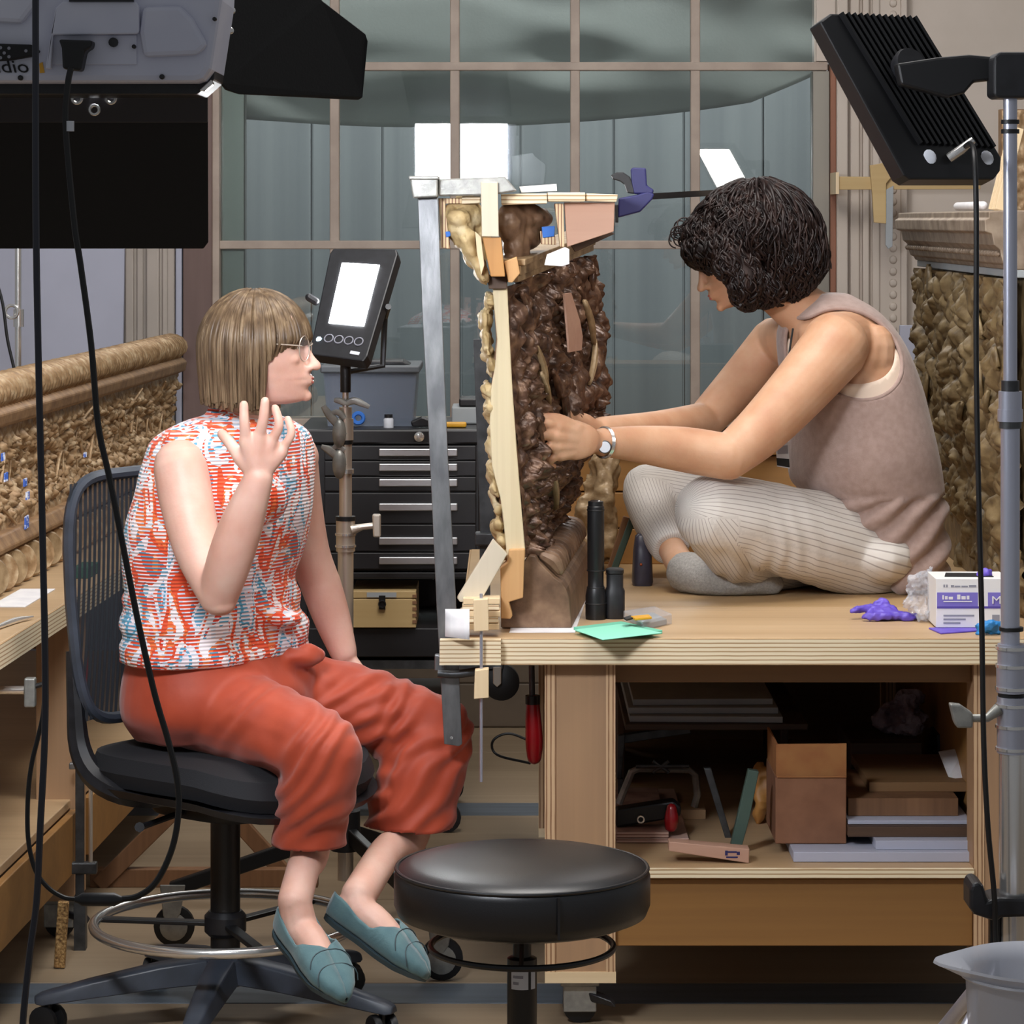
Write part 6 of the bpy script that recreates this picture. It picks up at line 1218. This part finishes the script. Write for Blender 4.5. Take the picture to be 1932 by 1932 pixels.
for k in range(430):
    ph = random.uniform(-PI, PI); o_ = random.uniform(.965, 1.015); t0 = random.uniform(0, .15); t1 = random.uniform(.93, 1.0); w0 = random.uniform(.0022, .0042); pts = []; wob = random.uniform(-.03, .03)
    for i in range(15):
        t = t0+(t1-t0)*i/14; pts.append(bob(ph+wob*math.sin(t*5), t, o_+.006*math.sin(t*7+ph*20)))
    lk.tube(pts, [w0*(.5+.7*math.sin(PI*min(.9, i/14+.1))) for i in range(15)], 5)
lk.build('hair_locks', 'hair_fair', pw, angle=80)['kind'] = 'stuff'

# ---------------------------------------------------------------- person on the bench
pr = thing('person', V((P(1640, 0, 6.16).x, 6.16, TZ)), 'cross-legged person with dark curly hair working at the carving', 'person'); org2 = wloc(pr)
fR = V((-.96, -.28, 0)).normalized(); lR = V((.28, -.96, 0)).normalized()
TR2 = [(556, 1530, 1600, 6.15), (585, 1490, 1650, 6.15), (620, 1468, 1686, 6.15), (670, 1468, 1716, 6.15), (730, 1478, 1738, 6.15), (800, 1486, 1757, 6.15), (860, 1486, 1768, 6.15), (905, 1492, 1775, 6.16), (945, 1520, 1780, 6.16), (1000, 1562, 1782, 6.15), (1060, 1600, 1788, 6.14), (1106, 1640, 1786, 6.14)]
b2_ = MB(); b2_.loft(torso_rings(TR2[1:], 6.15, fR, lR, 1.12, .93, .90)); b2_.ell(P(1650, 1040, 6.18), (S(78, 6.1), 0, 0), (0, .15, 0), (0, 0, S(54, 6.1)), 16, 10)
chain(b2_, [(1545, 610, 6.15), (1505, 578, 6.14), (1462, 540, 6.13)], [58, 50, 48])
tl = math.radians(29); fw2 = V((-math.cos(tl), -.12, -math.sin(tl))); up2 = V((-math.sin(tl), 0, math.cos(tl)))
H2, f2, l2, u2 = add_head(b2_, P(1435, 552, 6.12), fw2, up2, .215)
chain(b2_, [(1600, 645, 6.10), (1572, 652, 6.0)], [60, 62]); chain(b2_, [(1576, 655, 5.985), (1505, 738, 5.93), (1435, 812, 5.89), (1374, 864, 5.86)], [64, 57, 50, 42]); chain(b2_, [(1374, 862, 5.86), (1290, 848, 5.85), (1205, 838, 5.81), (1136, 834, 5.755)], [44, 43, 35, 27])
b2_.ell(P(1630, 690, 6.06), (S(58, 6), 0, 0), (0, .045, 0), (S(20, 6), 0, S(80, 6)), 14, 9)
chain(b2_, [(1490, 640, 6.28), (1462, 648, 6.34)], [50, 46]); chain(b2_, [(1462, 645, 6.34), (1400, 718, 6.31), (1328, 796, 6.25)], [47, 43, 36]); chain(b2_, [(1328, 796, 6.25), (1240, 808, 6.10), (1135, 812, 5.93)], [37, 33, 26])
# near hand curled round the carving
b2_.ell(P(1085, 832, 5.703), (S(50, 5.698), .018, 0), (0, .017, 0), (0, 0, S(37, 5.698)), 14, 9)
hand(b2_, (1130, 834, 5.743), [([(1052, 806, 5.673), (1030, 798, 5.658), (1014, 812, 5.668), (1020, 826, 5.683)], 10.5), ([(1048, 824, 5.668), (1026, 822, 5.653), (1012, 836, 5.663), (1020, 848, 5.683)], 10.5), ([(1050, 842, 5.673), (1030, 845, 5.658), (1020, 858, 5.668), (1030, 866, 5.688)], 10), ([(1056, 858, 5.683), (1042, 866, 5.668), (1036, 876, 5.678), (1046, 880, 5.693)], 9), ([(1088, 806, 5.703), (1056, 790, 5.683), (1026, 786, 5.668)], 11)], 24, 14)
# far hand behind
b2_.ell(P(1085, 806, 5.88), (S(46, 5.8), .02, 0), (0, .017, 0), (0, 0, S(30, 5.8)), 14, 9)
hand(b2_, (1130, 810, 5.92), [([(1058, 790, 5.85), (1036, 782, 5.83), (1022, 792, 5.83)], 10), ([(1054, 806, 5.85), (1034, 806, 5.835), (1022, 816, 5.84)], 10), ([(1056, 820, 5.855), (1038, 828, 5.845), (1030, 838, 5.85)], 9.5), ([(1062, 832, 5.865), (1048, 842, 5.86), (1042, 850, 5.865)], 8.5), ([(1086, 790, 5.87), (1060, 774, 5.85), (1040, 776, 5.835)], 10.5)], 22, 13)
LG1 = [(1640, 1045, 6.13), (1500, 1006, 6.02), (1400, 980, 5.95), (1345, 968, 5.91)]; LG1b = [(1345, 972, 5.91), (1390, 1045, 6.02), (1470, 1068, 6.16), (1540, 1070, 6.30)]
LG2 = [(1590, 1030, 6.32), (1440, 985, 6.38), (1310, 945, 6.36), (1222, 922, 6.33)]; LG2b = [(1218, 925, 6.33), (1240, 985, 6.26), (1268, 1036, 6.18)]
chain(b2_, LG1, [70, 66, 60, 56]); chain(b2_, LG1b, [52, 40, 34, 28]); chain(b2_, LG2, [64, 56, 46, 38]); chain(b2_, LG2b, [36, 32, 26]); chain(b2_, [(1268, 1036, 6.18), (1290, 1070, 6.12), (1340, 1092, 6.08), (1420, 1098, 6.07)], [26, 28, 26, 18])
me = remesh(b2_, .0034, 3, .5, None, org2, 'body'); link('body', me, 'skin_warm', pr, angle=180)
# trousers
def fold2(p, n):
    v = .0025*noise.noise(p*16); c = P(1420, 1080, 5.98); d_ = (p-c).length
    if d_ < .2: v += .003*(1-d_/.2)*math.sin((p.x*1.0+.25*p.z+.03*noise.noise(p*9))*150)
    c = P(1560, 975, 6.05); d_ = (p-c).length
    if d_ < .12: v += .005*(1-d_/.12)*math.sin((p.x*.5+p.z)*160)
    return v
t2 = MB(); chain(t2, LG1, [88, 86, 80, 74], 22); chain(t2, LG1b, [70, 54, 48, 44], 18); chain(t2, LG2, [84, 74, 62, 48], 20)
pts = catmull([(*P(*p), S(r, p[2])) for p, r in zip(LG2b, [47, 45, 38])], 5); t2.tube([V(q_[:3]) for q_ in pts], [q_[3] for q_ in pts], 20)
t2.ell(P(1650, 1040, 6.17), (S(92, 6.1), 0, 0), (0, .19, 0), (0, 0, S(66, 6.1)), 18, 12); t2.ell(P(1560, 1030, 6.18), (S(90, 6.1), 0, 0), (0, .17, 0), (0, 0, S(66, 6.1)), 18, 12)
me = remesh(t2, .0055, 4, .5, fold2, org2, 'trousers')
for v in me.vertices:
    if v.co.z < .0015: v.co.z = .0015
at_ = me.attributes.new('stripe', 'FLOAT', 'POINT'); segs = []
for ch_ in (LG1, LG1b, LG2, LG2b):
    q_ = [P(*c_)-org2 for c_ in ch_]; segs += [(a_, b_, ch_ in (LG2, LG2b)) for a_, b_ in zip(q_, q_[1:])]
vals = []
for v in me.vertices:
    best = None
    for a_, b_, far_ in segs:
        ab = b_-a_; t_ = max(0, min(1, (v.co-a_).dot(ab)/ab.length_squared)); dd_ = (v.co-a_-ab*t_); 
        if best is None or dd_.length < best[0]: best = (dd_.length, dd_, ab.normalized())
    _, dd_, axd = best; r0 = V((0, 1, .2)); r0 = (r0-axd*r0.dot(axd)).normalized(); r1 = axd.cross(r0); vals.append(math.atan2(dd_.dot(r1), dd_.dot(r0))/(2*PI)*46)
at_.data.foreach_set('value', vals)
link('trousers', me, 'striped_linen', pr, angle=180)
sk = MB(); chain(sk, [(1296, 1080, 6.10), (1345, 1090, 6.06), (1400, 1096, 6.05), (1460, 1102, 6.07)], [40, 36, 28, 20], 16); me = remesh(sk, .0045, 4, .5, lambda p, n: .0015*noise.noise(p*60), org2, 'sock')
for v in me.vertices: v.co.z = max(v.co.z, .0015)
link('sock', me, 'grey_sock', pr, angle=180)
# sleeveless knit top with deep armholes, and the pale top under it
def topx(sc, e, cut, nm, mat, amp, tab=TR2, vox=.006, thick=.003):
    m = MB(); m.loft(torso_rings(tab, 6.15, fR, lR, 1.12, .93, sc)); m.ell(P(1560, 640, 6.15), (S(70*sc, 6), 0, 0), (0, .165*sc, 0), (0, 0, S(52*sc, 6)), 16, 10)
    def dd(p, n):
        v = .003*noise.noise(p*10)
        if p.z < 1.462-(930-415)*6.15/F: v += amp*math.sin((p.z*1.0-p.x*.9)*95+3*noise.noise(p*9))
        d_ = abs(p.z-(1.462-(922-415)*6.15/F)); v -= amp*.45*math.exp(-(d_/.008)**2) if p.x < P(1660, 0, 6.1).x else 0
        return v
    me = remesh(m, vox, 5, .5, dd, org2, nm); bm = bmesh.new(); bm.from_mesh(me); kill = []
    for f_ in bm.faces:
        c = f_.calc_center_median()+org2; px = CX+c.x*F/c.y; py = HZ+(EYE-c.z)*F/c.y
        if c.y < 6.12:
            for (ex, ey, ra, rb2, rt) in cut:
                dx, dy = px-ex, py-ey; ca, sa = math.cos(rt), math.sin(rt)
                if ((dx*ca+dy*sa)/ra)**2+((-dx*sa+dy*ca)/rb2)**2 < 1: kill.append(f_); break
        elif py < 640 and px < 1520 and nm == 'knit_top' and py < 600: kill.append(f_)
    bmesh.ops.delete(bm, geom=kill, context='FACES')
    bmesh.ops.delete(bm, geom=[v for v in bm.verts if not v.link_faces], context='VERTS')
    bvs = [v for v in bm.verts if v.is_boundary]; nb_ = {v: [e_.other_vert(v) for e_ in v.link_edges if e_.is_boundary] for v in bvs}
    for _ in range(24):
        new = {v: v.co*.4+sum((x.co for x in nb_[v]), V())*(.6/len(nb_[v])) for v in bvs}
        for v, c in new.items(): v.co = c
    loops = []; seen = set()
    for v in bvs:
        if v in seen: continue
        lp_ = [v]; seen.add(v); cur = v
        while True:
            nx = [x for x in nb_[cur] if x not in seen]
            if not nx: break
            cur = nx[0]; seen.add(cur); lp_.append(cur)
        if len(lp_) > 40: loops.append([x.co+org2 for x in lp_]+[lp_[0].co+org2])
    bm.to_mesh(me); bm.free()
    for lp_ in loops:
        if nm == 'knit_top': band = MB(); band.tube(lp_[::2]+[lp_[-1]], .0045, 8, flat=1.0); band.build('armhole_band', mat, pr, angle=180)
    o = link(nm, me, mat, pr, angle=180); q = o.modifiers.new('s', 'SOLIDIFY'); q.thickness = thick; q.offset = 1; return o
topx(1.0, 2.3, [(1606, 668, 104, 80, .60), (1510, 660, 80, 60, .2)], 'knit_top', 'pink_knit', .007)
tin = [(640, 1468, 1690, 6.15)]+[t for t in TR2 if 650 < t[0] < 960]
topx(.955, 2.3, [(1580, 640, 116, 74, .50), (1500, 650, 96, 72, .2)], 'inner_top', 'inner_top', .0, tin, .007, .002)
# watch, badge
wt = thing('wristwatch', P(1140, 836, 5.77), 'small silver wristwatch on the near wrist at the carving', 'watch'); wc = P(1140, 835, 5.758); ax = (P(1205, 838, 5.81)-P(1136, 834, 5.755)).normalized()
mb = MB(); mb.torus(wc, S(28.5, 5.78), .0016, 36, 6, ax); 
for dxx in (-.0025, .0025): mb.torus(wc+ax*dxx, S(28.8, 5.78), .0018, 36, 6, ax)
mb.build('bracelet', 'chrome', wt); fc = wc+V((0, -S(28, 5.78), -S(6, 5.78))); mb = MB(); mb.lathe(fc, [(.0118, .003), (.0125, 0), (.0125, -.004), (.011, -.005)], 24, (0, 1, 0)); mb.build('case', 'dark_steel', wt); mb = MB(); mb.lathe(fc+V((0, -.0051, 0)), [(.0105, 0), (.0105, -.0004)], 24, (0, 1, 0)); mb.build('dial', 'label_white', wt)
bg = thing('name_badge', P(1477, 880, 5.99), 'hanging name badge beside the sleeveless pink top', 'badge')
mb = MB(); mb.pprism([(1464, 836), (1488, 834), (1490, 884), (1466, 880)], 5.99, .002); mb.build('card', 'label_white', bg, smooth=False); mb = MB(); mb.pprism([(1465, 864), (1489, 866), (1490, 882), (1466, 878)], 5.9895, .0005); mb.build('dark_band', 'ink_black', bg, smooth=False); mb = MB(); mb.pprism([(1466, 842), (1486, 840), (1487, 856), (1467, 857)], 5.9895, .0005); mb.build('print', 'print_grey', bg, smooth=False)
mb = MB(); mb.tube([P(1477, 836, 5.991), P(1480, 780, 6.0), P(1486, 690, 6.03), P(1496, 620, 6.06)], .0022, 6, 4); mb.build('lanyard', 'ink_black', bg)
eyes(H2, f2, l2, u2, .215, pr)
# curly hair: full mass plus many waved locks
hm = MB()
for (x, y, rx, ry, dd, b_) in ((1425, 438, 116, 92, 6.12, .100), (1480, 490, 70, 82, 6.12, .092), (1462, 545, 62, 34, 6.13, .080), (1412, 545, 36, 36, 6.05, .03), (1330, 445, 44, 40, 6.12, .07), (1440, 540, 46, 38, 6.06, .035), (1375, 470, 60, 58, 6.10, .086), (1322, 472, 34, 32, 6.10, .065), (1384, 500, 34, 40, 6.03, .03), (1404, 525, 32, 48, 6.02, .025)):
    hm.ell(P(x, y, dd), (S(rx, dd), 0, 0), (0, b_, 0), (0, 0, S(ry, dd)), 16, 11)
def curl(p, n): q_ = p*16; return .005*noise.noise(q_)
me = remesh(hm, .004, 3, .5, curl, org2, 'hair'); hmesh = link('hair', me, 'hair_dark', pr, angle=180)
lk = MB(); random.seed(9); cw = P(1445, 385, 6.12)
def hs(fx_, fy, side):   # a point on the hair surface, front -> back 0..1 and crown -> hem 0..1
    return None
ec = P(1428, 452, 6.12); ex_, ey_, ez_ = S(122, 6.12), .103, S(112, 6.12)
for k in range(330):
    ph = random.uniform(-PI, PI); th1 = math.radians(random.uniform(95, 140)); fc_ = math.cos(ph) < -.35
    if fc_: th1 = math.radians(random.uniform(60, 88))
    th0 = math.radians(random.uniform(2, 55)); amp = random.uniform(.002, .006); fq = random.uniform(5, 9); phs = random.uniform(0, 6); pts = []; o_ = random.uniform(.96, 1.035); nn = 22
    for i in range(nn):
        t = i/(nn-1); th = th0+(th1-th0)*t; a = ph+.10*math.sin(t*fq+phs)*(.3+t)
        du, dv, dz = math.cos(a)*math.sin(th), math.sin(a)*math.sin(th), math.cos(th)
        if dz < 0: sx, sz = 1-.10*abs(dz), 1.16
        else: sx, sz = 1, 1
        r = o_+.02*math.sin(t*fq*1.7+phs)+(.05*t*t)
        p = ec+V((du*ex_*r*sx+(.022*min(1, max(0, -dz*2.5))*min(1, max(0, du+.6))), dv*ey_*r*sx, dz*ez_*r*sz)); p += V((math.sin(t*fq*2+phs), math.cos(t*fq*2+phs), 0))*amp*t; pts.append(p)
    w0 = random.uniform(.0022, .0046); lk.tube(pts, [w0*(1.15-.75*i/(nn-1)) for i in range(nn)], 5)
for k in range(16):
    c = P(1290+random.uniform(-16, 20), 440+random.uniform(-20, 24), 6.12+random.uniform(-.05, .04)); r = random.uniform(.008, .016); lk.torus(c, r, .0016, 16, 5, (random.uniform(-.5, .5), -1, random.uniform(-.5, .5)), 0, random.uniform(3.5, 5.8))
from mathutils.bvhtree import BVHTree
bv = BVHTree.FromPolygons([v.co for v in me.vertices], [tuple(p.vertices) for p in me.polygons]); nv = len(me.vertices)
for k in range(1500):
    vt = me.vertices[random.randrange(nv)]; p = vt.co.copy(); n = vt.normal.copy(); phs = random.uniform(0, 6); cr_ = random.choice((-1, 1)); pts = []; ln = random.randint(8, 15)
    for i in range(ln):
        g = V((.25, 0, -1)); g = g-n*g.dot(n); g = g.normalized() if g.length > .05 else V((1, 0, 0)); sd_ = n.cross(g)
        pts.append(p+n*(.002+.0035*math.sin(i*.9+phs))+org2); p = p+(g+sd_*.9*math.sin(i*.75+phs)*cr_).normalized()*.0065
        h_ = bv.find_nearest(p)
        if h_[0] is None: break
        p, n = h_[0], h_[1]
    if len(pts) > 4:
        w0 = random.uniform(.0020, .0042); lk.tube(pts, [w0*(1.1-.75*i/len(pts)) for i in range(len(pts))], 5)
lk.build('hair_locks', 'hair_dark', pr, angle=80)['kind'] = 'stuff'
